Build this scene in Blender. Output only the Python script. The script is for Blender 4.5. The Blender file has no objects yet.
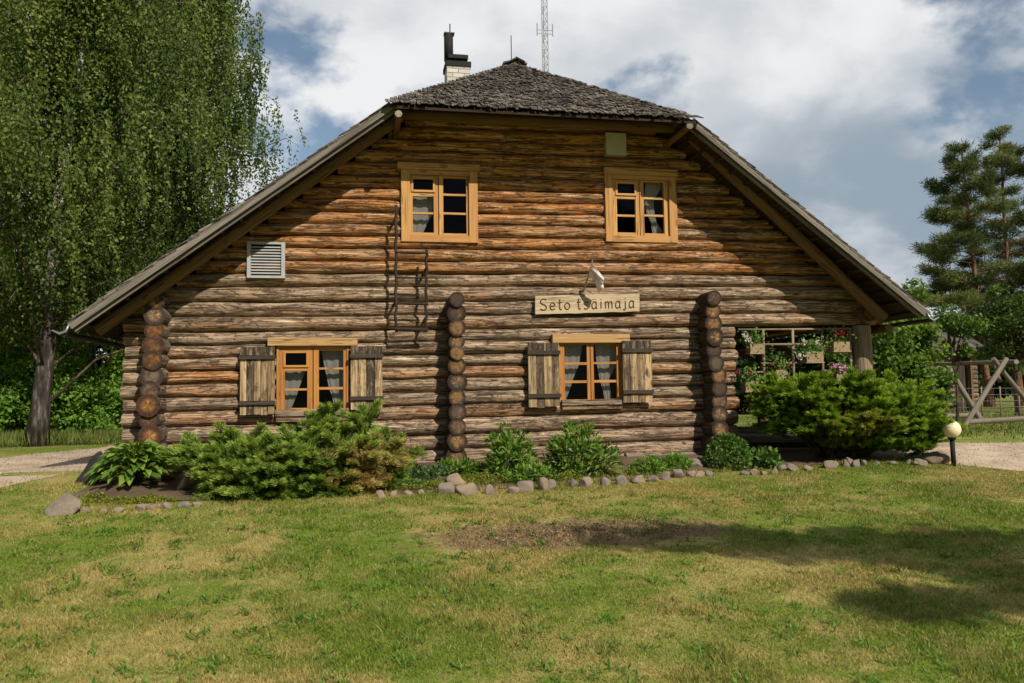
import bpy, math, random
import numpy as np
from mathutils import Vector, Matrix, noise as mnoise

random.seed(7)
rng = np.random.default_rng(11)
scene = bpy.context.scene
COL = scene.collection
R = math.radians

# ------------------------------------------------------------------ camera model
FPX, W, H = 800.0, 1024, 683
YAW, PITCH, ROLL = R(10.8), R(3.9), R(0.9)
_f = np.array([math.sin(YAW)*math.cos(PITCH), math.cos(YAW)*math.cos(PITCH), math.sin(PITCH)])
_r = np.cross(_f, [0, 0, 1]); _r /= np.linalg.norm(_r)
_u = np.cross(_r, _f)
_c, _s = math.cos(ROLL), math.sin(ROLL)
CR, CU, CF = _c*_r - _s*_u, _s*_r + _c*_u, _f
def ray(px, py):
    return CF + CR*((px-W/2)/FPX) - CU*((py-H/2)/FPX)
CAM = -ray(500, 460)*11.76
def P(px, py, Y=0.0):
    d = ray(px, py); return CAM + d*((Y-CAM[1])/d[1])
def gz(X, Y):
    if Y >= 0: return 0.0
    return max(-.07*(-Y) - .06*min(1, -Y/1.5), -.75)
def G(px, py):
    d = ray(px, py); t = 2.0
    while t < 200:
        p = CAM + d*t
        if p[2] <= gz(p[0], p[1]): return p
        t += .01
    return p
def gzv(X, Y):
    return np.where(Y >= 0, 0.0, np.maximum(.07*Y-.06*np.minimum(1, -Y/1.5), -.75))
def _hash(i, j, k):
    h = (i.astype(np.int64)*374761393+j.astype(np.int64)*668265263+k.astype(np.int64)*2147483647) & 0xffffffff
    h = ((h ^ (h >> 13))*1274126177) & 0xffffffff
    return ((h ^ (h >> 16)) & 0xffff)/32767.5-1
def vnoise(x, y, z=0.0):
    x, y = np.asarray(x, float), np.asarray(y, float); z = np.zeros_like(x)+z
    i, j, k = np.floor(x), np.floor(y), np.floor(z); u, v, w_ = x-i, y-j, z-k
    u, v, w_ = [a*a*(3-2*a) for a in (u, v, w_)]; o = 0
    for a in (0, 1):
        for b in (0, 1):
            for c in (0, 1): o = o+_hash(i+a, j+b, k+c)*(u if a else 1-u)*(v if b else 1-v)*(w_ if c else 1-w_)
    return o
def insidev(poly, x, y):
    c = np.zeros(len(x), bool); n = len(poly); j = n-1
    for i in range(n):
        xi, yi = poly[i]; xj, yj = poly[j]
        if yi != yj: c ^= ((yi > y) != (yj > y)) & (x < (xj-xi)*(y-yi)/(yj-yi)+xi)
        j = i
    return c
def DEP(p):                       # distance along the view axis
    return float((np.array(p)-CAM) @ CF)

cam = bpy.data.cameras.new('camera'); camo = bpy.data.objects.new('camera', cam); COL.objects.link(camo)
cam.sensor_width = 36; cam.lens = FPX/W*36; cam.clip_end = 2000; cam.clip_start = .05
M = Matrix.Identity(4)
for i in range(3):
    M[i][0], M[i][1], M[i][2], M[i][3] = CR[i], CU[i], -CF[i], CAM[i]
camo.matrix_world = M
scene.camera = camo

# ------------------------------------------------------------------ node helper
class NT:
    def __init__(s, name):
        s.m = bpy.data.materials.new(name); s.m.use_nodes = True
        s.t = s.m.node_tree; s.t.nodes.clear()
        s.out = s.t.nodes.new('ShaderNodeOutputMaterial')
    def n(s, t, **k):
        o = s.t.nodes.new(t)
        for a, b in k.items(): setattr(o, a, b)
        return o
    def put(s, sock, v):
        if hasattr(v, 'is_linked'): s.t.links.new(v, sock)
        elif isinstance(v, (tuple, list)) and len(v) == 3 and sock.type == 'RGBA': sock.default_value = (*v, 1)
        else: sock.default_value = v
    def attr(s, name, out='Fac'):
        return s.n('ShaderNodeAttribute', attribute_name=name).outputs[out]
    def math(s, op, a, b=0.0, c=0.0, clamp=False):
        o = s.n('ShaderNodeMath', operation=op, use_clamp=clamp)
        s.put(o.inputs[0], a); s.put(o.inputs[1], b); s.put(o.inputs[2], c); return o.outputs[0]
    def vmul(s, v, k):
        o = s.n('ShaderNodeVectorMath', operation='MULTIPLY'); s.put(o.inputs[0], v); o.inputs[1].default_value = k; return o.outputs[0]
    def vop(s, op, a, b=(0, 0, 0)):
        o = s.n('ShaderNodeVectorMath', operation=op); s.put(o.inputs[0], a); s.put(o.inputs[1], b); return o
    def noise(s, v, scale, detail=4.0, rough=.55, dist=0.0, out='Fac'):
        o = s.n('ShaderNodeTexNoise'); s.put(o.inputs['Vector'], v)
        o.inputs['Scale'].default_value = scale; o.inputs['Detail'].default_value = detail
        o.inputs['Roughness'].default_value = rough; o.inputs['Distortion'].default_value = dist
        return o.outputs[out]
    def vor(s, v, scale, feature='F1', out='Distance'):
        o = s.n('ShaderNodeTexVoronoi', feature=feature); s.put(o.inputs['Vector'], v); o.inputs['Scale'].default_value = scale
        return o.outputs[out]
    def sm(s, v, a, b, lo=0.0, hi=1.0):
        o = s.n('ShaderNodeMapRange', interpolation_type='SMOOTHSTEP')
        s.put(o.inputs[0], v)
        for i, x in enumerate((a, b, lo, hi)): o.inputs[i+1].default_value = x
        return o.outputs[0]
    def mix(s, f, a, b, mode='MIX'):
        o = s.n('ShaderNodeMix', data_type='RGBA', blend_type=mode)
        s.put(o.inputs[0], f); s.put(o.inputs[6], a); s.put(o.inputs[7], b); return o.outputs[2]
    def bsdf(s, color, rough=.7, spec=.3, bump=None, bstr=.3, bdist=.01, **k):
        o = s.n('ShaderNodeBsdfPrincipled'); s.put(o.inputs['Base Color'], color); s.put(o.inputs['Roughness'], rough)
        o.inputs['Specular IOR Level'].default_value = spec
        for a, b in k.items(): s.put(o.inputs[a.replace('_', ' ')], b)
        if bump is not None:
            q = s.n('ShaderNodeBump'); q.inputs['Strength'].default_value = bstr; q.inputs['Distance'].default_value = bdist
            s.put(q.inputs['Height'], bump); s.t.links.new(q.outputs[0], o.inputs['Normal'])
        return o.outputs[0]
    def done(s, sh):
        s.t.links.new(sh, s.out.inputs[0]); return s.m
    def pos(s): return s.n('ShaderNodeNewGeometry').outputs['Position']

def wood(name, c0, c1, dark, streak=.7, bstr=.5, knots=True, rough=.8, under=.25, dirt=0.0, pale=0.0, var=1.0):
    """weathered wood: tone blends c0 -> c1, streaks and cracks run along the grain (lc.x)"""
    t = NT(name); lc = t.attr('lc', 'Vector'); tone = t.attr('tone')
    n1 = t.noise(t.vmul(lc, (.55, 11, 11)), 1.0, 4, .6, .2)
    n2 = t.noise(t.vmul(lc, (1.1, 70, 70)), 1.0, 5, .65)
    n3 = t.noise(t.vmul(lc, (1.6, 3.0, 3.0)), 1.0, 3)
    sep = t.n('ShaderNodeSeparateXYZ'); t.put(sep.inputs[0], lc)
    f = t.math('ADD', t.math('MULTIPLY', t.math('SUBTRACT', tone, .5), 1.25), .5)
    f = t.math('ADD', f, t.math('MULTIPLY', t.math('SUBTRACT', n1, .5), 1.5*var))
    f = t.math('ADD', f, t.math('MULTIPLY', t.math('SUBTRACT', n3, .5), 1.1*var))
    f = t.math('SUBTRACT', f, t.math('MULTIPLY', sep.outputs[2], under*9), clamp=True)
    c = t.mix(f, c0, c1)
    c = t.mix(t.math('MULTIPLY', t.sm(n2, .45, .70), streak), c, dark)
    c = t.mix(t.sm(n2, .46, .24, 0, .45), c, tuple(min(.8, x*1.5+.07) for x in c1))
    h = n2
    cn = t.noise(t.vmul(lc, (.45, 30, 30)), 1.0, 3, .55, .3)
    ck = t.math('MULTIPLY', t.math('MULTIPLY', t.sm(cn, .49, .505), t.sm(cn, .535, .52)), t.sm(n3, .42, .55))
    c = t.mix(t.math('MULTIPLY', ck, .8), c, tuple(x*.35 for x in dark))
    if dirt > 0:
        d = t.noise(t.vmul(lc, (.9, 19, 19)), 1.0, 7, .7, .3)
        c = t.mix(t.sm(d, .51, .63, 0, dirt), c, tuple(x*.9 for x in dark))
        d2 = t.noise(t.vmul(lc, (1.9, 42, 42)), 1.0, 6, .72, .4)
        c = t.mix(t.sm(d2, .52, .60, 0, dirt*.8), c, tuple(x*.6 for x in dark))
        h = t.math('SUBTRACT', h, t.sm(d2, .52, .60, 0, .6))
        d3 = t.noise(t.vmul(lc, (1.1, 26, 26)), 1.0, 5, .68, .3)
        c = t.mix(t.sm(d3, .53, .66, 0, pale), c, (.72, .57, .39))
        d4 = t.noise(t.vmul(lc, (3.6, 15, 15)), 1.0, 6, .74, .9)
        c = t.mix(t.sm(d4, .535, .60, 0, dirt), c, tuple(x*.55 for x in dark))
        d5 = t.noise(t.vmul(lc, (6.5, 22, 22)), 1.0, 5, .7, .5)
        c = t.mix(t.sm(d5, .56, .66, 0, pale*.7), c, (.70, .54, .36))
        h = t.math('SUBTRACT', h, t.sm(d4, .535, .60, 0, .8))
    if knots:
        v = t.vor(t.vmul(lc, (2.3, 9, 9)), 1.0)
        c = t.mix(t.sm(v, .20, .08, 0, .85), c, tuple(x*.9 for x in dark))
    return t.done(t.bsdf(c, rough, .2, t.math('SUBTRACT', h, t.math('MULTIPLY', ck, .8)), bstr, .02))

def endgrain(name, ca, cb, dark, star=(.55, .34, .12), grey=(.19, .15, .115), ks=(.15, .5)):
    t = NT(name); lc = t.attr('lc', 'Vector'); tone = t.attr('tone')
    sep = t.n('ShaderNodeSeparateXYZ'); t.put(sep.inputs[0], lc)
    flat = t.n('ShaderNodeCombineXYZ'); t.put(flat.inputs[1], sep.outputs[1]); t.put(flat.inputs[2], sep.outputs[2])
    r = t.vop('LENGTH', flat.outputs[0]).outputs['Value']
    dirn = t.vop('NORMALIZE', flat.outputs[0]).outputs[0]
    seed = t.math('MULTIPLY', tone, 31.7)
    cmb = t.n('ShaderNodeCombineXYZ'); t.put(cmb.inputs[0], seed)
    ang = t.noise(t.vop('ADD', t.vmul(dirn, (0, 2.6, 2.6)), cmb.outputs[0]).outputs[0], 1.0, 2)
    rings = t.math('SINE', t.math('ADD', t.math('MULTIPLY', r, 420), t.math('MULTIPLY', t.noise(flat.outputs[0], 20), 9)))
    k = t.math('FRACT', t.math('MULTIPLY', tone, 7.3)); nn = t.noise(t.vop('ADD', flat.outputs[0], cmb.outputs[0]).outputs[0], 16, 4)
    k = t.math('ADD', k, t.math('MULTIPLY', t.math('SUBTRACT', nn, .5), 1.3), 0, True)
    c = t.mix(t.sm(k, *ks), ca, cb); c = t.mix(t.sm(k, .6, .9), c, grey)
    c = t.mix(t.math('MULTIPLY', t.math('ADD', rings, 1), .2), c, dark)
    c = t.mix(t.sm(t.math('ADD', r, t.math('MULTIPLY', nn, .05)), .085, .14, 0, .85), c, dark)
    st = t.math('MULTIPLY', t.sm(ang, .53, .60), t.sm(r, .085, .05))
    st = t.math('MULTIPLY', st, t.sm(tone, .62, .68))
    c = t.mix(st, c, star)
    cr = t.math('MULTIPLY', t.math('MULTIPLY', t.sm(ang, .455, .47), t.sm(ang, .49, .475)), t.sm(r, .004, .02))
    c = t.mix(t.math('MULTIPLY', cr, .85), c, (.02, .012, .008))
    return t.done(t.bsdf(c, .85, .15, rings, .2, .004))

def plain(name, c, rough=.6, spec=.3, var=.15, scale=6, metal=0.0, bstr=.1):
    t = NT(name); n = t.noise(t.pos(), scale, 5)
    col = t.mix(t.math('MULTIPLY', n, 1.0), tuple(x*(1-var*2) for x in c), tuple(min(1, x*(1+var)) for x in c))
    return t.done(t.bsdf(col, rough, spec, n, bstr, .004, Metallic=metal))

def leafmat(name, dark, mid, lite, trans=.35, rough=.55, spec=.25, brown=None, scale=.6, gloss=0):
    """foliage: tone 0..1 goes dark -> mid -> lite; tone above 1.2 is dry brown"""
    t = NT(name); tone = t.attr('tone')
    n = t.noise(t.pos(), scale, 3)
    tt = t.math('ADD', tone, t.math('MULTIPLY', t.math('SUBTRACT', n, .5), .5))
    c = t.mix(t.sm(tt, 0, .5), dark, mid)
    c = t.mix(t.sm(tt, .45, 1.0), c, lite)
    if brown: c = t.mix(t.sm(tone, 1.2, 1.5), c, brown)
    b = t.bsdf(c, rough, spec)
    tr = t.n('ShaderNodeBsdfTranslucent'); t.put(tr.inputs[0], t.mix(.5, c, t.mix(1.0, c, (1.5, 1.35, .5), 'MULTIPLY')))
    mx = t.n('ShaderNodeMixShader'); mx.inputs[0].default_value = trans
    t.t.links.new(b, mx.inputs[1]); t.t.links.new(tr.outputs[0], mx.inputs[2])
    return t.done(mx.outputs[0])

# ------------------------------------------------------------------ materials
LOG = wood('weathered log', (.425, .312, .222), (.62, .262, .074), (.055, .034, .023), .7, 1.0, True, .82, .26, .58, .9)
LOGGREY = wood('grey log', (.22, .18, .14), (.32, .21, .12), (.045, .033, .025), .65, .7, True, .85, .12, .6, .4)
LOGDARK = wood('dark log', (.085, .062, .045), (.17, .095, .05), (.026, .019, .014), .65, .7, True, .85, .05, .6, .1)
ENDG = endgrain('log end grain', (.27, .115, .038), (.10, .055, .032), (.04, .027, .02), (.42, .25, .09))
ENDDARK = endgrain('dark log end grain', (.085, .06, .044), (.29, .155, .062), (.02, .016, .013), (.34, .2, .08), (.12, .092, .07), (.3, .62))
ENDGREY = endgrain('grey log end', (.36, .31, .25), (.26, .215, .17), (.09, .07, .055), (.4, .34, .27))
PINE = wood('oiled pine frame', (.44, .215, .07), (.54, .30, .105), (.27, .12, .038), .45, .15, True, .5, .0)
PINEO = wood('orange pine frame', (.40, .17, .045), (.52, .25, .07), (.22, .085, .022), .5, .15, True, .5, .0)
PALE = wood('bare pale board', (.40, .24, .10), (.50, .31, .135), (.3, .19, .085), .4, .3, True, .7, .0)
SHUT = wood('shutter plank', (.05, .04, .033), (.52, .37, .20), (.06, .042, .028), .6, .5, True, .75, .0, .5, .35, .6)
BATTEN = wood('dark batten', (.045, .036, .03), (.10, .075, .055), (.02, .016, .014), .6, .4, False, .8, .0)
VERGE = wood('silver grey board', (.15, .135, .115), (.23, .205, .175), (.07, .06, .05), .7, .5, False, .85, .0)
RAFT = wood('brown rafter', (.12, .07, .034), (.21, .12, .052), (.06, .034, .017), .5, .4, True, .75, .0)
SOFFIT = wood('soffit board', (.03, .02, .013), (.06, .037, .02), (.016, .01, .007), .5, .3, False, .8, .0)  # shade under the eaves is put into this near-black brown
SHING = wood('aged shingle', (.05, .043, .038), (.28, .245, .21), (.02, .017, .015), .6, .8, False, .9, .0, .5)
TRELL = wood('peeled stick', (.22, .17, .12), (.32, .25, .17), (.16, .12, .08), .4, .2, False, .8, .0)
POLEGREY = wood('grey pole', (.22, .18, .14), (.34, .26, .18), (.08, .06, .045), .6, .4, False, .85, .0)
SWINGW = wood('weathered grey pole', (.17, .15, .125), (.24, .21, .175), (.08, .07, .06), .5, .4, False, .85, .0)
LADDER = wood('black ladder pole', (.022, .018, .015), (.055, .04, .03), (.012, .01, .009), .4, .4, False, .85, .0)
SIGNW = wood('sign plank', (.46, .37, .25), (.56, .45, .30), (.33, .22, .11), .35, .3, True, .75, .0)
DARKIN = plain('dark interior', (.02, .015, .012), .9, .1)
INK = plain('burnt lettering', (.11, .065, .035), .8, .1)
WHITEM = plain('white painted metal', (.40, .42, .43), .45, .4)
GREYPANEL = plain('grey panel', (.50, .45, .39), .5, .3)
BLACKM = plain('black sheet metal', (.014, .013, .013), .75, .3)
IRON = plain('dark iron', (.03, .028, .026), .5, .5)
GALV = plain('galvanised gutter', (.35, .36, .36), .35, .5, metal=.6)
GUTT = plain('dark gutter', (.02, .018, .017), .7, .3)
MAST = plain('mast steel', (.28, .30, .33), .5, .4)
REDT = plain('red timber', (.25, .04, .025), .7, .2)
TERRA = plain('planter birch bark', (.36, .28, .17), .8, .1, .45, 30)
def cloth(name, c, tr=.5):
    t = NT(name); n = t.noise(t.pos(), 60, 3)
    col = t.mix(n, tuple(x*.8 for x in c), c)
    b = t.bsdf(col, .9, .1)
    q = t.n('ShaderNodeBsdfTranslucent'); t.put(q.inputs[0], col)
    m = t.n('ShaderNodeMixShader'); m.inputs[0].default_value = tr
    t.t.links.new(b, m.inputs[1]); t.t.links.new(q.outputs[0], m.inputs[2]); return t.done(m.outputs[0])
CURT = cloth('white lace curtain', (.85, .83, .80))
def flagmat():
    t = NT('flag cloth'); lc = t.attr('lc', 'Vector')
    sep = t.n('ShaderNodeSeparateXYZ'); t.put(sep.inputs[0], lc)
    a = t.sm(t.math('ABSOLUTE', t.math('SUBTRACT', sep.outputs[0], .4)), .05, .07, 1, 0)
    b = t.sm(t.math('ABSOLUTE', t.math('SUBTRACT', sep.outputs[1], .5)), .05, .07, 1, 0)
    c = t.mix(t.math('MULTIPLY', t.math('MAXIMUM', a, b), .45), (.80, .77, .78), (.6, .25, .25))
    bs = t.bsdf(c, .9, .1); q = t.n('ShaderNodeBsdfTranslucent'); t.put(q.inputs[0], c)
    m = t.n('ShaderNodeMixShader'); m.inputs[0].default_value = .3
    t.t.links.new(bs, m.inputs[1]); t.t.links.new(q.outputs[0], m.inputs[2]); return t.done(m.outputs[0])
FLAG = flagmat()
def glassmat():
    t = NT('window glass')
    g = t.n('ShaderNodeBsdfGlossy'); g.inputs['Roughness'].default_value = .03
    tr = t.n('ShaderNodeBsdfTransparent'); tr.inputs[0].default_value = (.82, .84, .83, 1)
    fr = t.n('ShaderNodeFresnel'); fr.inputs[0].default_value = 1.45
    m = t.n('ShaderNodeMixShader'); t.put(m.inputs[0], t.math('MULTIPLY', fr.outputs[0], .45))
    t.t.links.new(tr.outputs[0], m.inputs[1]); t.t.links.new(g.outputs[0], m.inputs[2]); return t.done(m.outputs[0])
GLASS = glassmat()
def brickmat():
    t = NT('whitewashed brick'); b = t.n('ShaderNodeTexBrick')
    lc = t.attr('lc', 'Vector'); t.put(b.inputs['Vector'], lc)
    b.inputs['Scale'].default_value = 1; b.inputs['Brick Width'].default_value = .22; b.inputs['Row Height'].default_value = .085
    b.inputs['Mortar Size'].default_value = .008
    b.inputs['Color1'].default_value = (.62, .60, .56, 1); b.inputs['Color2'].default_value = (.5, .48, .45, 1); b.inputs['Mortar'].default_value = (.22, .21, .2, 1)
    n = t.noise(t.pos(), 12, 5)
    return t.done(t.bsdf(t.mix(t.sm(n, .5, .75, 0, .4), b.outputs[0], (.3, .27, .24)), .85, .2, b.outputs['Fac'], -.4, .01))
BRICK = brickmat()
def rockmat():
    t = NT('fieldstone'); p = t.pos(); tone = t.attr('tone')
    n = t.noise(p, 5, 6, .65); m = t.noise(p, 38, 5, .7)
    c = t.mix(tone, (.20, .175, .15), (.31, .225, .155))
    c = t.mix(t.sm(n, .42, .68, 0, .7), c, (.13, .115, .105))
    c = t.mix(t.sm(m, .55, .72, 0, .6), c, (.38, .35, .30))
    c = t.mix(t.sm(m, .45, .3, 0, .5), c, (.09, .08, .075))
    mo = t.noise(p, 9, 4); c = t.mix(t.sm(mo, .6, .7, 0, .55), c, (.14, .15, .06))
    return t.done(t.bsdf(c, .9, .2, t.math('ADD', n, t.math('MULTIPLY', m, .4)), .6, .02))
ROCK = rockmat()
ROCK_SHADED = plain('shade-toned stone', (.045, .04, .036), .9, .2, .4, 9, 0, .5)  # base colour darkened to carry the standing stone's shaded face
def globemat():
    t = NT('opal globe'); n = t.noise(t.pos(), 8, 3)
    return t.done(t.bsdf(t.mix(n, (.80, .68, .42), (.86, .76, .52)), .3, .5, Subsurface_Weight=.15))
GLOBE = globemat()
def barkmat(name, base, dark, birch=False):
    t = NT(name); lc = t.attr('lc', 'Vector'); p = t.pos()
    n = t.noise(t.vmul(p, (9, 9, 2.2)), 1, 5, .65); m = t.noise(t.vmul(p, (7, 7, 22)), 1, 4)
    c = t.mix(t.sm(n, .35, .7), dark, base)
    if birch:
        sep = t.n('ShaderNodeSeparateXYZ'); t.put(sep.inputs[0], p)
        up = t.sm(sep.outputs[2], 2.2, 6.5)
        wht = t.mix(t.sm(m, .56, .64), (.5, .48, .44), (.05, .045, .04))
        c = t.mix(t.math('MULTIPLY', up, .9), c, wht)
        c = t.mix(t.sm(n, .56, .66, 0, .35), c, (.28, .26, .24))
    return t.done(t.bsdf(c, .9, .1, n, .9, .03))
BIRCHBARK = barkmat('birch bark', (.085, .07, .06), (.022, .02, .018), True)
BARK = barkmat('grey brown bark', (.16, .12, .09), (.04, .03, .024))
PINEBARK = barkmat('pine bark', (.30, .16, .085), (.07, .045, .035))

L_BIRCH = leafmat('birch leaves', (0.04066, 0.07624, 0.01271), (0.09529, 0.1499, 0.02542), (0.2161, 0.2669, 0.05719), .33, .5, .3)
L_HEDGE = leafmat('hedge leaves', (0.06348, 0.1428, 0.01587), (0.1428, 0.2857, 0.03491), (0.2698, 0.4285, 0.07935), .35)
L_BUSH = leafmat('lilac leaves', (0.03441, 0.07527, 0.008602), (0.09137, 0.172, 0.01935), (0.1935, 0.2904, 0.04301), .33)
L_DARK = leafmat('dark tree leaves', (.012, .03, .006), (.03, .062, .012), (.06, .10, .02), .25)
L_PINE = leafmat('pine needles', (0.0405, 0.0675, 0.02025), (0.1148, 0.1553, 0.0459), (0.2228, 0.243, 0.07425), .22, .55)
L_JUN = leafmat('juniper', (0.0322, 0.0759, 0.01265), (0.1437, 0.253, 0.04025), (0.368, 0.483, 0.092), .40, .55, .25, (.55, .38, .17), 2.0)
L_JUNB = leafmat('bright juniper', (.018, .05, .005), (.125, .235, .018), (.34, .48, .05), .38, .55, .25, (.34, .24, .07), 2.0)
L_MID = leafmat('mid green leaves', (.02, .045, .007), (.055, .105, .015), (.11, .17, .03), .3)  # green between the lilac and dark tree leaves
L_HOSTA = leafmat('hosta leaves', (0.046, 0.1035, 0.0138), (0.1265, 0.23, 0.0299), (0.253, 0.3795, 0.0575), .3, .38, .45, None, 3)
L_PEONY = leafmat('peony leaves', (0.05175, 0.115, 0.01495), (0.1323, 0.2415, 0.0322), (0.253, 0.3795, 0.06325), .3, .42, .4, None, 3)
L_BOX = leafmat('boxwood leaves', (.035, .085, .014), (.085, .18, .03), (.17, .28, .055), .25, .5, .3, None, 3)
L_VAR = leafmat('variegated leaves', (.09, .15, .03), (.22, .28, .07), (.52, .5, .24), .3, .45, .35, None, 3)
L_SED = leafmat('sedum', (.07, .1, .012), (.17, .21, .022), (.3, .32, .04), .3, .5, .3, None, 3)
L_BLUE = leafmat('blue green cover', (.035, .08, .03), (.08, .15, .055), (.15, .24, .09), .25, .5, .3, None, 3)
L_RED = leafmat('red petals', (.14, .01, .012), (.25, .015, .018), (.34, .03, .03), .3)
L_WHITE = leafmat('white petals', (.4, .4, .37), (.55, .55, .5), (.68, .67, .62), .3)
L_PINK = leafmat('pink petals', (.45, .12, .35), (.6, .22, .48), (.7, .35, .6), .3)

def lawn_nodes(t, blades=False):
    p = t.pos()
    a = t.noise(p, .55, 4, .6, .4); b = t.noise(p, 2.3, 5, .65); c = t.noise(p, 13, 5, .7); d = t.noise(p, 90, 3, .7)
    f = t.math('ADD', t.math('MULTIPLY', a, .62), t.math('MULTIPLY', b, .38))
    col = t.mix(t.sm(f, .42, .56), (.40, .335, .12), (.155, .235, .024))
    col = t.mix(t.sm(b, .50, .66, 0, .45), col, (.38, .31, .125))
    col = t.mix(t.sm(c, .52, .70, 0, .6), col, (.085, .13, .017))
    col = t.mix(t.sm(c, .44, .30, 0, .45), col, (.34, .265, .13))
    return col, c, d, p
def groundmat():
    t = NT('lawn ground'); col, c, d, p = lawn_nodes(t)
    col = t.mix(t.sm(d, .5, .62, 0, .55), col, (.045, .042, .016))
    # bare earth patch
    q = t.vop('SUBTRACT', p, (-.02, -4.33, 0)).outputs[0]
    q = t.vmul(q, (1/1.6, 1/.62, 0)); r = t.vop('LENGTH', q).outputs['Value']
    n = t.noise(p, 3.2, 5, .6)
    r = t.math('ADD', r, t.math('MULTIPLY', t.math('SUBTRACT', n, .5), 2.0))
    r = t.math('ADD', r, t.math('MULTIPLY', t.math('SUBTRACT', t.noise(p, 14, 5, .7), .5), 1.1))
    n2 = t.noise(p, 25, 5)
    col = t.mix(t.sm(r, 1.15, .6, 0, .95), col, t.mix(n2, (.12, .075, .042), (.27, .18, .105)))
    far = t.n('ShaderNodeSeparateXYZ'); t.put(far.inputs[0], p)
    col = t.mix(t.sm(far.outputs[1], 3, 9, 0, .6), col, (.11, .145, .03))
    return t.done(t.bsdf(col, .95, .1, t.math('ADD', c, t.math('MULTIPLY', d, .6)), .8, .03))
GROUND = groundmat()
def blademat():
    t = NT('grass blades'); col, c, d, p = lawn_nodes(t)
    tone = t.attr('tone')
    col = t.mix(1.0, col, t.mix(tone, (.6, .62, .55), (1.45, 1.4, 1.25)), 'MULTIPLY')
    col = t.mix(t.sm(tone, .86, .93, 0, .75), col, (.46, .38, .19))
    b = t.bsdf(col, .6, .2); q = t.n('ShaderNodeBsdfTranslucent'); t.put(q.inputs[0], col)
    m = t.n('ShaderNodeMixShader'); m.inputs[0].default_value = .3
    t.t.links.new(b, m.inputs[1]); t.t.links.new(q.outputs[0], m.inputs[2]); return t.done(m.outputs[0])
BLADE = blademat()
L_TALL = leafmat('tall grass', (.06, .09, .015), (.12, .17, .03), (.24, .25, .08), .3)
def sandmat(name, a, b, dk):
    t = NT(name); p = t.pos(); n = t.noise(p, 1.4, 5, .6); m = t.noise(p, 40, 4, .7); v = t.vor(p, 55)
    c = t.mix(t.sm(n, .35, .65), a, b); c = t.mix(t.sm(m, .5, .7, 0, .5), c, dk); c = t.mix(t.sm(v, .25, .1, 0, .35), c, tuple(min(.7, x*1.4) for x in b))
    return t.done(t.bsdf(c, .95, .1, t.math('ADD', m, v), .5, .015))
SAND = sandmat('sandy gravel', (.36, .275, .195), (.52, .42, .32), (.22, .165, .115))
CRUMB = leafmat('soil crumb', (.10, .065, .04), (.2, .135, .08), (.34, .25, .16), 0, .9, .1)
GRAV = leafmat('grit', (.2, .16, .12), (.38, .32, .25), (.55, .5, .42), 0, .9, .1)
SOIL = sandmat('bed soil', (.10, .07, .045), (.16, .115, .075), (.05, .034, .022))

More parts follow.
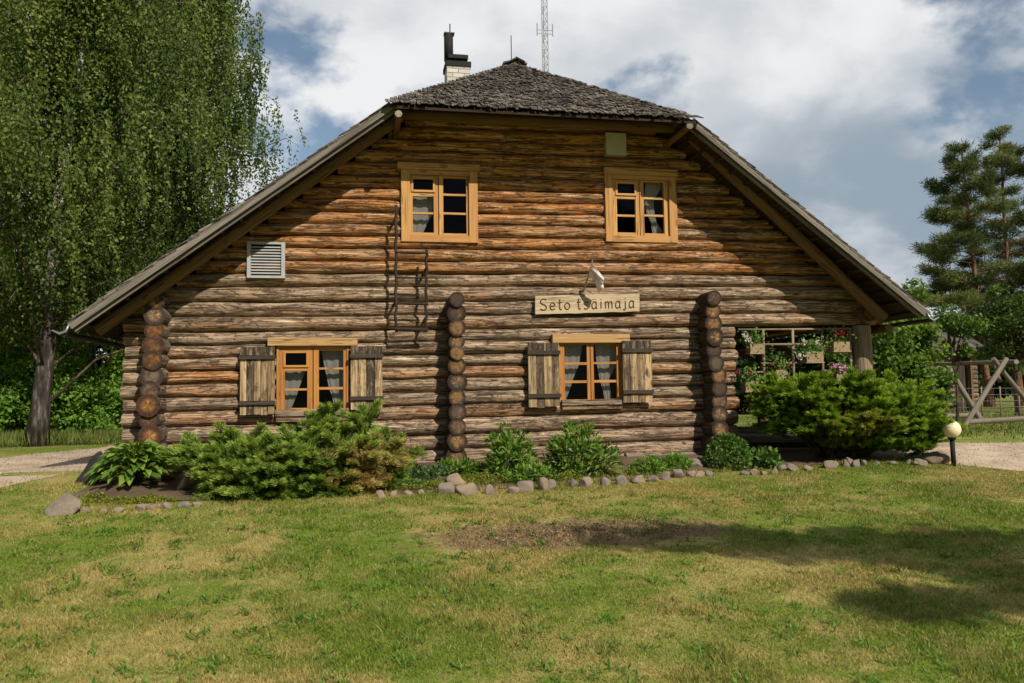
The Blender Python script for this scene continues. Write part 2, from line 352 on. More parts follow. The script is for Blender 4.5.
# ------------------------------------------------------------------ mesh builder
class MB:
    def __init__(s): s.v, s.f, s.mi, s.tone, s.lc = [], [], [], [], []
    def add(s, vs, fs, tone=.5, lcs=None, mi=0):
        b = len(s.v); s.v += [tuple(map(float, q)) for q in vs]
        s.f += [tuple(b+i for i in f) for f in fs]
        s.mi += mi if isinstance(mi, list) else [mi]*len(fs)
        s.tone += tone if isinstance(tone, list) else [tone]*len(vs)
        s.lc += [tuple(map(float, q)) for q in (lcs if lcs else vs)]
    def box(s, x0, x1, y0, y1, z0, z1, tone=.5, axis=None, mi=0, skew=(0, 0)):
        """axis-aligned box; skew=(dz,dx): z rise across x, x shift across z"""
        d = (x1-x0, y1-y0, z1-z0)
        if axis is None: axis = max(range(3), key=lambda i: abs(d[i]))
        vs = []
        for z in (z0, z1):
            for (x, y) in ((x0, y0), (x1, y0), (x1, y1), (x0, y1)):
                vs.append((x+(skew[1] if z == z1 else 0), y, z+(skew[0] if x == x1 else 0)))
        o = random.random()*60
        oth = [i for i in range(3) if i != axis]; cen = [(x0+x1)/2, (y0+y1)/2, (z0+z1)/2]
        lcs = [(q[axis]+o, (q[oth[0]]-cen[oth[0]])*.6+o*.3, 0*(q[oth[1]]-cen[oth[1]])+(q[oth[1]]-cen[oth[1]])*.6) for q in vs]
        s.add(vs, [(3, 2, 1, 0), (4, 5, 6, 7), (0, 1, 5, 4), (1, 2, 6, 5), (2, 3, 7, 6), (3, 0, 4, 7)], tone, lcs, mi)
    def bar(s, a, b, w, h, tone=.5, up=(0, 0, 1), mi=0):
        """square bar from a to b, width w (sideways) height h (along up)"""
        a, b = Vector(a), Vector(b); d = (b-a).normalized(); u = Vector(up); sd = d.cross(u).normalized(); u = sd.cross(d)
        L = (b-a).length; o = random.random()*60; vs, lcs = [], []
        for k, p in ((0, a), (1, b)):
            for (i, j) in ((-1, -1), (1, -1), (1, 1), (-1, 1)):
                vs.append(p+sd*(i*w/2)+u*(j*h/2)); lcs.append((k*L+o, i*w*.3+o*.3, j*h*.3))
        s.add(vs, [(3, 2, 1, 0), (4, 5, 6, 7), (0, 1, 5, 4), (1, 2, 6, 5), (2, 3, 7, 6), (3, 0, 4, 7)], tone, lcs, mi)
    def log(s, a, b, ry, rz=None, tone=.5, seg=.16, n=14, wob=.012, rough=.06, taper=1.0, up=(0, 0, 1), ends=(1, 1), cap=0.0):
        """rough round log from a to b; ends get material slot 1"""
        rz = rz or ry; a, b = Vector(a), Vector(b); d = (b-a); L = d.length; d.normalize()
        u = Vector(up)
        if abs(d.dot(u)) > .95: u = Vector((0, 1, 0))
        sd = d.cross(u).normalized(); u = sd.cross(d)
        k = max(2, int(L/seg)+1); o = random.random()*80; vs, lcs, fs, mi = [], [], [], []
        for i in range(k):
            t = i/(k-1); c = a+(b-a)*t
            q = mnoise.noise_vector(Vector((t*L*.9+o, o*.7, 3.1)))
            c = c+sd*(q.x*wob)+u*(q.y*wob)
            tp = 1+(taper-1)*t
            if cap and (i == 0 or i == k-1): tp *= 1-cap
            for j in range(n):
                an = 2*math.pi*j/n; cy, cz = math.cos(an), math.sin(an)
                rr = 1+rough*mnoise.noise(Vector((t*L*1.7+o, cy*1.6, cz*1.6+o)))*1.6+rough*.5*mnoise.noise(Vector((t*L*7+o, cy*3, cz*3)))
                vs.append(c+sd*(cy*ry*rr*tp)+u*(cz*rz*rr*tp)); lcs.append((t*L+o, cy*ry, cz*rz))
        for i in range(k-1):
            for j in range(n):
                fs.append((i*n+j, i*n+(j+1) % n, (i+1)*n+(j+1) % n, (i+1)*n+j)); mi.append(0)
        s.add(vs, fs, tone, lcs, mi)
        for e, on in zip((0, k-1), ends):
            if not on: continue
            ring = vs[e*n:(e+1)*n]; cen = sum(ring, Vector())/n; vv = [cen+(d*(-.004 if e == 0 else .004))]+ring
            ll = [(o, 0, 0)]+[(o, l[1], l[2]) for l in lcs[e*n:(e+1)*n]]
            ff = [(0, 1+(j+1) % n, 1+j) if e == 0 else (0, 1+j, 1+(j+1) % n) for j in range(n)]
            s.add(vv, ff, random.random(), ll, 1)
    def tube(s, pts, rad, tone=.5, n=8, mi=0, closed=True):
        pts = [Vector(p) for p in pts]; k = len(pts)
        rad = rad if isinstance(rad, (list, tuple)) else [rad]*k
        vs, lcs, fs = [], [], []; o = random.random()*50; L = 0
        d0 = (pts[1]-pts[0]).normalized(); u = Vector((0, 0, 1)) if abs(d0.z) < .9 else Vector((1, 0, 0))
        for i, p in enumerate(pts):
            d = (pts[min(i+1, k-1)]-pts[max(i-1, 0)]).normalized()
            sd = d.cross(u).normalized(); u = sd.cross(d).normalized()
            if i: L += (p-pts[i-1]).length
            for j in range(n):
                an = 2*math.pi*j/n
                vs.append(p+(sd*math.cos(an)+u*math.sin(an))*rad[i]); lcs.append((L+o, math.cos(an)*rad[i], math.sin(an)*rad[i]))
        for i in range(k-1):
            for j in range(n): fs.append((i*n+j, i*n+(j+1) % n, (i+1)*n+(j+1) % n, (i+1)*n+j))
        fs.append(tuple(reversed(range(n)))); fs.append(tuple(range((k-1)*n, k*n)))
        s.add(vs, fs, tone, lcs, mi)
    def build(s, name, mats, parent=None, smooth=False, **props):
        me = bpy.data.meshes.new(name); me.from_pydata(s.v, [], s.f)
        for m in (mats if isinstance(mats, (list, tuple)) else [mats]): me.materials.append(m)
        me.polygons.foreach_set('material_index', s.mi)
        if smooth: me.polygons.foreach_set('use_smooth', [not (isinstance(mats, (list, tuple)) and m == 1) for m in s.mi])
        a = me.attributes.new('tone', 'FLOAT', 'POINT'); a.data.foreach_set('value', s.tone)
        a = me.attributes.new('lc', 'FLOAT_VECTOR', 'POINT'); a.data.foreach_set('vector', np.array(s.lc, dtype=np.float32).ravel())
        me.update()
        return link(name, me, parent, **props)

def link(name, me, parent=None, **props):
    o = bpy.data.objects.new(name, me); COL.objects.link(o)
    if parent is not None:
        o.parent = parent; o.matrix_parent_inverse = Matrix.Translation(-world_loc(parent))
    for k, v in props.items(): o[k] = v
    return o
def world_loc(o):
    v = Vector(o.location)
    return v
def thing(name, loc, label, category, group=None):
    o = bpy.data.objects.new(name, None); COL.objects.link(o); o.location = loc; o.empty_display_size = .2
    o['label'] = label; o['category'] = category
    if group: o['group'] = group
    return o
def tag(o, label, category, group=None):
    o['label'] = label; o['category'] = category
    if group: o['group'] = group
    return o
# children of a part keep world coordinates too: every part object sits at the origin of its thing
def part(mb, name, mats, parent, smooth=False, **p):
    o = mb.build(name, mats, None, smooth, **p); o.parent = parent
    off = Vector(); q = parent
    while q is not None: off += Vector(q.location); q = q.parent
    o.matrix_parent_inverse = Matrix.Identity(4)
    # shift the mesh so that its world position is unchanged
    if off.length > 0: o.data.transform(Matrix.Translation(-off))
    return o

def quads(name, V, mat, tone, k=4, parent=None, off=None, smooth=False):
    """V: (N,k,3) array of separate faces"""
    V = np.asarray(V, dtype=np.float32); N = V.shape[0]
    me = bpy.data.meshes.new(name); me.vertices.add(N*k)
    if off is not None: V = V-np.array(off, dtype=np.float32)
    me.vertices.foreach_set('co', V.ravel()); me.loops.add(N*k); me.loops.foreach_set('vertex_index', np.arange(N*k, dtype=np.int32))
    me.polygons.add(N); me.polygons.foreach_set('loop_start', np.arange(0, N*k, k, dtype=np.int32))
    me.materials.append(mat); me.update(calc_edges=True)
    a = me.attributes.new('tone', 'FLOAT', 'POINT'); a.data.foreach_set('value', np.repeat(np.asarray(tone, dtype=np.float32), k))
    o = bpy.data.objects.new(name, me); COL.objects.link(o)
    if parent is not None: o.parent = parent
    return o
def unit(a): return a/np.maximum(np.linalg.norm(a, axis=-1, keepdims=True), 1e-9)
def rhombs(c, d, nrm, ln, wd, fold=0.0):
    """leaf rhombs: base c, direction d, normal nrm"""
    d = unit(d); sd = unit(np.cross(d, nrm)); n2 = np.cross(sd, d)
    ln = np.asarray(ln).reshape(-1, 1); wd = np.asarray(wd).reshape(-1, 1)
    m = c+d*ln*.45
    return np.stack([c, m+sd*wd/2+n2*wd*fold, c+d*ln, m-sd*wd/2+n2*wd*fold], axis=1)
def rdir(n): return unit(rng.normal(size=(n, 3)))

# ------------------------------------------------------------------ sky, sun
SUN_D = Vector((-.45, 1, -.88)).normalized()
world = bpy.data.worlds.new('World'); scene.world = world; world.use_nodes = True
wt = world.node_tree; wt.nodes.clear()
class WN(NT):
    def __init__(s, t): s.t = t
w = WN(wt)
wo = w.n('ShaderNodeOutputWorld'); bg = w.n('ShaderNodeBackground')
sky = w.n('ShaderNodeTexSky'); sky.sky_type = 'NISHITA'; sky.sun_disc = False
elev = math.asin(-SUN_D.z); sky.sun_elevation = elev; sky.sun_rotation = math.atan2(-SUN_D.x, -SUN_D.y)
tc = w.n('ShaderNodeTexCoord').outputs['Generated']
sep = w.n('ShaderNodeSeparateXYZ'); w.put(sep.inputs[0], tc)
zz = w.math('ADD', w.math('MAXIMUM', sep.outputs[2], 0), .45)
cmb = w.n('ShaderNodeCombineXYZ'); w.put(cmb.inputs[0], w.math('DIVIDE', sep.outputs[0], zz)); w.put(cmb.inputs[1], w.math('DIVIDE', sep.outputs[1], zz))
cv = cmb.outputs[0]
front = w.sm(sep.outputs[1], -.6, .15)
n1 = w.noise(w.vop('ADD', cv, (3.3, 1.2, 0)).outputs[0], 2.6, 7, .56, .15)
n2 = w.noise(w.vop('ADD', cv, (7.4, 2.2, 0)).outputs[0], 3.4, 6, .55, .15)
n3 = w.noise(w.vop('ADD', cv, (1.3, 9.2, 0)).outputs[0], 1.8, 4, .5)
cover = w.math('MULTIPLY', w.sm(n1, .36, .47), w.sm(sep.outputs[1], -.6, .15, .12, 1))
# slate blue cloud bank low in the east (right of the picture)
az = w.math('SUBTRACT', w.math('MULTIPLY', sep.outputs[0], 1.3), w.math('MULTIPLY', w.math('ABSOLUTE', w.math('SUBTRACT', sep.outputs[2], .19)), 3.2))
bank = w.sm(w.math('ADD', az, w.math('MULTIPLY', w.math('SUBTRACT', n3, .5), .9)), .10, .50)
shade = w.math('ADD', w.math('MULTIPLY', w.sm(n2, .38, .68), .62), w.math('MULTIPLY', bank, .6), clamp=True)
cc = w.mix(shade, (8.6, 8.7, 8.8), (4.0, 4.55, 5.2))
cc = w.mix(w.math('MULTIPLY', bank, w.sm(n2, .38, .58, .12, .95)), cc, (3.0, 3.75, 4.5))
skyc = w.mix(1.0, sky.outputs[0], w.mix(front, (.25, .28, .33), (1.15, 1.1, 1.0)), 'MULTIPLY')
w.put(bg.inputs[0], w.mix(cover, skyc, cc)); bg.inputs[1].default_value = .1
wt.links.new(bg.outputs[0], wo.inputs[0])
sl = bpy.data.lights.new('sun', 'SUN'); sl.energy = 5.0; sl.angle = R(.5); sl.color = (1, .90, .75)
so = bpy.data.objects.new('sun', sl); COL.objects.link(so); so.rotation_euler = SUN_D.to_track_quat('-Z', 'Y').to_euler(); so.location = (0, -10, 20)
scene.view_settings.view_transform = 'Standard'; scene.view_settings.look = 'None'; scene.view_settings.exposure = 0
scene.render.engine = 'CYCLES'; scene.cycles.max_bounces = 6; scene.cycles.diffuse_bounces = 2; scene.cycles.transparent_max_bounces = 8

# ------------------------------------------------------------------ ground
def sheet(name, poly, step, z, mat, kind='structure', edge=.0):
    """flat sheet following the terrain over a polygon (fan of clipped cells)"""
    import bmesh
    xs = [p[0] for p in poly]; ys = [p[1] for p in poly]
    bm = bmesh.new(); vs = [bm.verts.new((x, y, 0)) for x, y in poly]; bm.faces.new(vs)
    for ax, lo, hi in ((0, min(xs), max(xs)), (1, min(ys), max(ys))):
        q = lo+step
        while q < hi:
            co = [0, 0, 0]; no = [0, 0, 0]; co[ax] = q; no[ax] = 1
            bmesh.ops.bisect_plane(bm, geom=bm.verts[:]+bm.edges[:]+bm.faces[:], plane_co=co, plane_no=no); q += step
    for v in bm.verts: v.co.z = gz(v.co.x, v.co.y)+z
    bm.normal_update()
    for f in bm.faces:
        if f.normal.z < 0: f.normal_flip()
    me = bpy.data.meshes.new(name); bm.to_mesh(me); bm.free(); me.materials.append(mat)
    o = bpy.data.objects.new(name, me); COL.objects.link(o); o['kind'] = kind; return o
g = MB()
ys = [-400, -120, -60, -30, -12]+[-11+.5*i for i in range(19)]+[-1.5, -1.25, -1, -.75, -.5, -.25, 0, .5, 1, 3, 6, 12, 30, 80, 200, 600]
xs = [-500, -150, -60, -30]+list(range(-16, 18, 2))+[30, 60, 150, 500]
for y in ys:
    for x in xs: g.v.append((x, y, gz(x, y)+(.02*float(vnoise([x*.4], [y*.4])[0]) if -12 < y < -2.6 else 0)))
nx = len(xs)
for j in range(len(ys)-1):
    for i in range(nx-1): g.f.append((j*nx+i, j*nx+i+1, (j+1)*nx+i+1, (j+1)*nx+i)); g.mi.append(0)
g.tone = [.5]*len(g.v); g.lc = list(g.v)
go = g.build('ground', GROUND, None, True); go['kind'] = 'structure'
def wobble(pts, amp, per=.35, seed=0):
    out = []
    for i in range(len(pts)):
        a, b = Vector((*pts[i], 0)), Vector((*pts[(i+1) % len(pts)], 0)); n = max(1, int((b-a).length/per))
        for k in range(n):
            p = a+(b-a)*(k/n); q = mnoise.noise_vector(Vector((p.x*1.3+seed, p.y*1.3, 0)))*amp
            out.append((p.x+q.x, p.y+q.y))
    return out
ROAD = wobble([(-5.75, -.0), (-5.35, 3.5), (-5.2, 9), (-4.5, 26), (-7.6, 26), (-7.35, 10), (-7.3, 6.4), (-8.2, 3.7), (-10, 1), (-14, -2.5), (-22, -6), (-20, -10), (-12, -5.5), (-8, -2.2), (-6.3, -.95)], .2, .3, 3)
PATH = wobble([(5.9, -.95), (6.75, -1.9), (7.6, -2.9), (9, -4), (13, -5.5), (20, -6), (20, -2.6), (13, -1.4), (9.5, .25), (8.2, .6), (6.9, .75), (6.2, .2)], .14, .25, 9)
BED = wobble([(-5.2, -.35), (-5.35, -1.5), (-4.9, -2.1), (-4, -1.98), (-2.7, -2.0), (-1.5, -2.02), (-.6, -2.0), (1.0, -1.75), (2.4, -1.42), (3.6, -1.3), (4.9, -1.05), (6.2, -1.0), (6.25, -.2), (6.1, .0), (-4.7, .05)], .06, .3, 5)
sheet('road', ROAD, 1.0, .006, SAND); sheet('path', PATH, .6, .006, SAND); sheet('flower_bed_soil', BED, .4, .012, SOIL)
def inside(poly, x, y):
    c = False; n = len(poly); j = n-1
    for i in range(n):
        xi, yi = poly[i]; xj, yj = poly[j]
        if (yi > y) != (yj > y) and x < (xj-xi)*(y-yi)/(yj-yi)+xi: c = not c
        j = i
    return c

# ------------------------------------------------------------------ THE LOG HOUSE
house = thing('log_house', (.6, 0, 0), 'long log house with a half-hipped shingle roof, shuttered windows and a veranda', 'house')
OV = -.85                                   # front of the roof overhang
vl0, vl1 = P(70, 321, OV), P(392, 106, OV)
vr1, vr0 = P(691, 121, OV), P(926, 317, OV)
SL = .757                                  # roof pitch (tangent)
z_h = (vl1[2]+vr1[2])/2                    # eave height of the half hip
RX = (vl1[0]+vr1[0])/2; RZ = z_h+SL*(vr1[0]-vl1[0])/2
def roof_z(x): return RZ-SL*abs(x-RX)
XL, XR = vl0[0], vr0[0]
BACK = 9.4
# apex of the hip: where the ridge is seen at y=56
ay = 0.2
def prj(p):
    v = np.array(p)-CAM; z = v @ CF; return W/2+FPX*(v @ CR)/z, H/2-FPX*(v @ CU)/z
while prj((RX, ay, RZ))[1] < 65: ay += .02
AY = ay
K = (P(800, 286)[2]-P(220, 286)[2])/(P(800, 286)[0]-P(220, 286)[0])
X0 = P(460, 300)[0]
seams_px = [464, 449, 434, 418, 404, 391, 378, 366, 353.5, 341.5, 329, 315, 301, 286.5, 273.6, 261.5, 249, 237, 225, 213, 201, 189, 176.5, 164, 152, 140, 128, 116, 104]
seams = [P(460, y)[2] for y in seams_px]
def rect(x0, y0, x1, y1, Y=0.0):
    ym, xm = (y0+y1)/2, (x0+x1)/2
    return P(x0, ym, Y)[0], P(x1, ym, Y)[0], P(xm, y1, Y)[2], P(xm, y0, Y)[2]    # x0,x1,z0,z1
WINS = {'UL': (401, 170, 477, 243), 'UR': (604, 175, 675, 243), 'LL': (277, 346, 349, 412), 'LR': (557, 342, 623, 402)}
holes = []
for k, (a, b, c, d) in WINS.items():
    x0, x1, z0, z1 = rect(a, b, c, d); holes.append((x0+.04, x1-.04, z0+.04, z1-.03))
XEND = P(737, 390)[0]; XLEFT = P(123, 390)[0]; XPORCH = P(884, 318)[0]
wall = MB(); shortl = MB()
for i in range(len(seams)-1):
    za, zb = seams[i], seams[i+1]; zc = (za+zb)/2; rz = (zb-za)/2*1.035
    grey = 2.0 < zc < 2.62
    if zc < seams[10]: x0, x1 = XLEFT+random.uniform(-.03, .03), XEND+random.uniform(-.04, .02)
    else:
        half = (RZ-.05-zc)/SL; x0, x1 = max(RX-half, XLEFT), min(RX+half, XPORCH if zc < 2.7 else 9)
        if i == 10: x1 = P(882, 320)[0]
    hs = sorted([(h[0], h[1]) for h in holes if min(zb, h[3])-max(za, h[2]) > .35*(zb-za)])
    spans = []; cur = x0
    for a, b in hs: spans.append((cur, a)); cur = b
    spans.append((cur, x1))
    if i < 10: spans[0] = (x0+.36, spans[0][1]); spans.insert(0, (x0, x0+.36))
    # long rows are spliced from two logs here and there
    up = min(1, max(0, (zc-2.7)/1.0))
    tn = random.choice([-.05, .08, .2, .35, .55]) if zc < 2 else (.12+.12*random.random() if grey else .45+.5*up+random.uniform(-.18, .18))
    for a, b in spans:
        if b-a < .05: continue
        tl = tn+random.uniform(-.12, .12)
        if zc < 2.2 and b < -1.5 and zc > 1.1: tl += .28
        if zc < .55: tl = .02+random.uniform(0, .12)
        if b-a < .4 and a < -4: tl = -.2
        yc = .085+random.uniform(-.02, .012)
        za_, zb_ = zc+K*(a-X0), zc+K*(b-X0)
        wall.log((a, yc, za_), (b, yc, zb_), .13, rz, tl, .09, 16, .009, .10, random.uniform(.94, 1.06) if b-a > 1 else 1)
        wall.box(a+.02, b-.02, .075, .13, za_-rz-.03, za_-rz+.03, .5, 0, 2, (zb_-za_, 0))
fw = part(wall, 'front_wall', [LOG, ENDGREY, DARKIN], house, True)
fw['label'] = 'front wall of stacked round logs, grey below and orange under the gable'
# side walls: logs run back from the protruding ends seen at the corners
def ends_px(lst, Y, yback, name, mats, tone, kk=1.0):
    m = MB()
    for (px, py, r) in lst:
        p = P(px, py, Y); rr = r*DEP(p)/FPX
        m.log((p[0], Y+random.uniform(-.035, .035), p[2]), (p[0]+.0, yback, p[2]), rr*kk*.96, rr*.97, tone+random.uniform(-.2, .2), .3 if yback > 3 else .12, 18, .008, .05)
    return part(m, name, mats, house, True)
CY = -.38
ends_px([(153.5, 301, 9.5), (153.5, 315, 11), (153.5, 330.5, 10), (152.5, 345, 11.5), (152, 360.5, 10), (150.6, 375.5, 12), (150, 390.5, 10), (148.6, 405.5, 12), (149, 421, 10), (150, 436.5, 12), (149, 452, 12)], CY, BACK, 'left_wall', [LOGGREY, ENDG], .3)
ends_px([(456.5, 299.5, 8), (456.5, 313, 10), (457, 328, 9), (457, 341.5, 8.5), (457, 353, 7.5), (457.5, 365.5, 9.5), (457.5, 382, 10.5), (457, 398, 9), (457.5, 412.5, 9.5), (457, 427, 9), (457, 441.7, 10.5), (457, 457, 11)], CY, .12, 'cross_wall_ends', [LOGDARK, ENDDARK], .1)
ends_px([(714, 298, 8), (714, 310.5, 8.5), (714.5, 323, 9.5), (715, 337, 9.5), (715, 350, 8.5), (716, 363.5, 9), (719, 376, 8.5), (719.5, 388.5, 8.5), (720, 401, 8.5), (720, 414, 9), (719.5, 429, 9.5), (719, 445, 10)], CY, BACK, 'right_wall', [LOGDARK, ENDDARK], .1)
bw = MB()
z = 0.1
while z < RZ-.3:
    half = (RZ-.3-z)/SL; bw.log((max(-4.9, RX-half), BACK-.1, z), (min(3.6 if z < 2 else 6, RX+half), BACK-.1, z), .12, .12, .3, .5, 10); z += .21
part(bw, 'back_wall', [LOGGREY, ENDGREY], house, True)
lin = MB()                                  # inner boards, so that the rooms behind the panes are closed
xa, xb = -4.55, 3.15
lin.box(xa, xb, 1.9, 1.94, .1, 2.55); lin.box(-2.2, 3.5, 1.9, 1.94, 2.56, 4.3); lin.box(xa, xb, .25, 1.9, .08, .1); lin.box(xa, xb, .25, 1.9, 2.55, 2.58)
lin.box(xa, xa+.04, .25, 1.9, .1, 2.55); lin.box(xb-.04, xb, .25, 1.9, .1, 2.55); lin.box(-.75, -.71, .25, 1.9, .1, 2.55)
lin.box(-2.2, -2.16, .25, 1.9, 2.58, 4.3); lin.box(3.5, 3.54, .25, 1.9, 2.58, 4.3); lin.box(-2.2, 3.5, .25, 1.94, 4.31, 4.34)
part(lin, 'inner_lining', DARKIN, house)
pl = MB()                                   # rubble plinth
x = -4.8
for i in range(34):
    wdt = random.uniform(.18, .34)
    pl.log((x, .08+random.uniform(-.03, .03), -.01), (x+wdt, .08, -.01), .14, .085, random.random(), .08, 10, .02, .35); x += wdt
    if x > 3.6: break
part(pl, 'plinth', [ROCK, ROCK], house, True)

# ---- roof
def slope_roof(sgn):
    """shingled main slope; sgn -1 left, +1 right"""
    xe = XL if sgn < 0 else XR
    run = abs(xe-RX); Ls = run*math.sqrt(1+SL*SL); m = MB()
    sd = Vector((sgn, 0, -SL)).normalized(); nv = Vector((sgn*SL, 0, 1)).normalized()
    d = 0.0; row = 0
    while d < Ls:
        # front edge follows the hip line above the hip eave
        zc = RZ-d/Ls*run*SL; y0 = OV if zc <= z_h else OV+(zc-z_h)/(RZ-z_h)*(AY-OV)
        y = y0+(-.03 if zc < z_h else .04)
        while y < BACK+.4:
            wd = random.uniform(.11, .2); top = Vector((RX, y, RZ))+sd*max(0, d-.12)+nv*(.035+random.uniform(0, .01)); bot = Vector((RX, y, RZ))+sd*min(Ls+.05, d+.17+random.uniform(-.02, .03))+nv*(.062+random.uniform(-.008, .016))
            e = Vector((0, wd-.008, 0)); th = nv*.02
            vs = [top, top+e, bot+e, bot]; vs += [q-th for q in vs]; o = random.random()*50
            lcs = [(o, 0, 0), (o, wd, 0), (o+.3, wd, 0), (o+.3, 0, 0)]*2
            fs = [(0, 1, 2, 3), (7, 6, 5, 4), (3, 2, 6, 7), (0, 3, 7, 4), (2, 1, 5, 6)]
            if sgn > 0: fs = [tuple(reversed(f)) for f in fs]
            m.add(vs, fs, random.random(), lcs); y += wd
        d += .17; row += 1
    return m
def flip(m):
    return m
rl = part(slope_roof(-1), 'roof_slope', SHING, house); rr_ = part(slope_roof(1), 'roof_slope', SHING, house)
# hip
hip = MB(); A = Vector((RX, AY, RZ)); B = Vector((vl1[0]-.10, OV-.12, z_h-.02)); Cc = Vector((vr1[0]+.10, OV-.12, z_h-.02))
ex = Vector((1, 0, 0)); dn = ((B+Cc)/2-A); Lh = dn.length; dn.normalize(); hn = ex.cross(-dn).normalized()
if hn.z < 0: hn = -hn
d = .02
while d < Lh+.0:
    hw = (Cc-B).length/2*(d/Lh); x = -hw-.03
    cen = (B+Cc)/2; xm = A.x+(cen.x-A.x)*(d/Lh)
    while x < hw:
        wd = random.uniform(.05, .10); wd = min(wd, hw+.05-x+.02)
        jit = random.uniform(-.02, .025)
        top = Vector((xm+x, A.y, A.z))+Vector((0, dn.y, dn.z))*(d-.16)+hn*(.012+random.uniform(0, .006))
        bot = Vector((xm+x, A.y, A.z))+Vector((0, dn.y, dn.z))*(d+.06+jit)+hn*(.034+random.uniform(-.008, .022))
        e = ex*(wd-random.uniform(.004, .02)); th = hn*.012
        tw = hn*random.uniform(-.012, .012)
        vs = [top, top+e, bot+e+tw, bot-tw]; vs += [q-th for q in vs]; o = random.random()*50
        lcs = [(o, 0, 0), (o, wd, 0), (o+.3, wd, 0), (o+.3, 0, 0)]*2
        hm = .25+.55*random.random()+.35*mnoise.noise(Vector((x*2.2, d*3, 4)))
        hm += .25*(d/Lh-.5)
        hip.add(vs, [(3, 2, 1, 0), (4, 5, 6, 7), (7, 6, 2, 3), (4, 7, 3, 0), (6, 5, 1, 2)], hm, lcs); x += wd
    d += .078+random.uniform(-.01, .01)
part(hip, 'hip_roof', SHING, house, label='shaggy grey wood shingles on the triangular half hip')
cap = MB()                                   # ridge cap and hip caps
cap.bar((RX-.1, AY-.05, RZ+.05), (RX-.1, BACK+.35, RZ+.05), .22, .03, .4, (-.3, 0, 1)); cap.bar((RX+.1, AY-.05, RZ+.05), (RX+.1, BACK+.35, RZ+.05), .22, .03, .4, (.3, 0, 1))
cap.box(RX-.06, RX+.07, AY-.09, AY+.06, RZ-.05, RZ+.04, .9); cap.bar((RX-.13, AY-.09, RZ+.0), (RX+.01, AY-.09, RZ+.085), .12, .022, .5, (0, 0, 1)); cap.bar((RX-.01, AY-.09, RZ+.085), (RX+.15, AY-.09, RZ+.01), .12, .022, .5, (0, 0, 1))
part(cap, 'ridge_cap', SHING, house)
# roof deck (soffit boards) under the shingles
dk = MB()
for sgn, xe in ((-1, XL), (1, XR)):
    n = 14
    for i in range(n):
        a, b = i/n, (i+1)/n
        xa, xb = RX+(xe-RX)*a, RX+(xe-RX)*b; zc = roof_z(xb)
        zm = roof_z((xa+xb)/2); y0 = OV+.03 if zm <= z_h-.05 else OV+(roof_z(xa)-z_h)/(RZ-z_h)*(AY-OV)+.2
        y0 = max(y0, OV+.03)
        vs = [(xa, y0, roof_z(xa)-.01), (xb-.004*sgn, y0, zc-.01), (xb-.004*sgn, BACK+.35, zc-.01), (xa, BACK+.35, roof_z(xa)-.01)]
        vs += [(q[0], q[1], q[2]-.03) for q in vs]; o = random.random()*40
        lcs = [(q[1]+o, q[0]*.5, 0) for q in vs]
        dk.add(vs, [(0, 1, 2, 3), (7, 6, 5, 4), (0, 4, 5, 1), (1, 5, 6, 2), (2, 6, 7, 3), (3, 7, 4, 0)], .4, lcs)
hb = [(B.x+.03, OV-.105, z_h-.04), (Cc.x-.03, OV-.105, z_h-.04), (RX, AY, RZ-.03)]
dk.add(hb+[(q[0], q[1], q[2]-.03) for q in hb], [(0, 1, 2), (5, 4, 3), (0, 3, 4, 1)], .4)
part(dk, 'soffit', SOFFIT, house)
# verge boards: weathered silver board on each sloping edge
for (a, b) in (((XL, roof_z(XL)), (vl1[0], roof_z(vl1[0]))), ((vr1[0], roof_z(vr1[0])), (XR, roof_z(XR)))):
    m = MB()
    up = Vector((-(b[1]-a[1]), 0, b[0]-a[0])).normalized()
    for k, (h, off, yy) in enumerate(((.11, .005, OV-.005), (.04, -.072, OV+.05))):
        m.bar((a[0]+up.x*off, yy, a[1]+up.z*off), (b[0]+up.x*off, yy, b[1]+up.z*off), .035, h, .55-.2*k, (up.x, 0, up.z))
    part(m, 'verge_board', VERGE, house)
# battens under the verge
for sgn, xe, x1 in ((-1, XL, vl1[0]), (1, XR, vr1[0])):
    n = 17
    for i in range(n):
        x = xe+(x1-xe)*(i+.5)/n
        bt = MB(); bt.bar((x, OV+.035, roof_z(x)-.062), (x, .3, roof_z(x)-.062), .05, .04, random.random(), (sgn*SL, 0, 1)); part(bt, 'roof_batten', SOFFIT, house)
# rafter logs in front of the wall, following both slopes, and the log under the hip eave
def rafter(px0, px1, Y, r, nm='rafter'):
    m = MB(); a, b = P(*px0, Y), P(*px1, Y); m.log(a, b, r, r, .5, .25, 12, .01, .04); return part(m, nm, [RAFT, ENDG], house, True)
rafter((97, 331), (400, 117), -.42, .085); rafter((685, 131), (884, 318), -.42, .09)
rafter((391, 114), (693, 129), -.32, .08, 'eave_log')
for px, py in ((398, 114), (687, 126)):
    m = MB(); p = P(px, py, OV); m.log((p[0], OV-.1, p[2]-.03), (p[0], .2, p[2]-.03), .05, .05, .7, .2, 10); part(m, 'purlin', [RAFT, ENDGREY], house, True)
# inner rafters over the veranda and along the left eave
for Y in (1.0, 2.2, 3.4, 4.6, 5.8, 7.0, 8.2):
    for sgn, xe in ((1, XR), (-1, XL)):
        m = MB(); x1 = RX+sgn*2.9; m.log((xe-sgn*.12, Y, roof_z(xe-sgn*.12)-.13), (x1, Y, roof_z(x1)-.13), .07, .07, .5, .5, 10); part(m, 'rafter', [RAFT, ENDG], house, True)
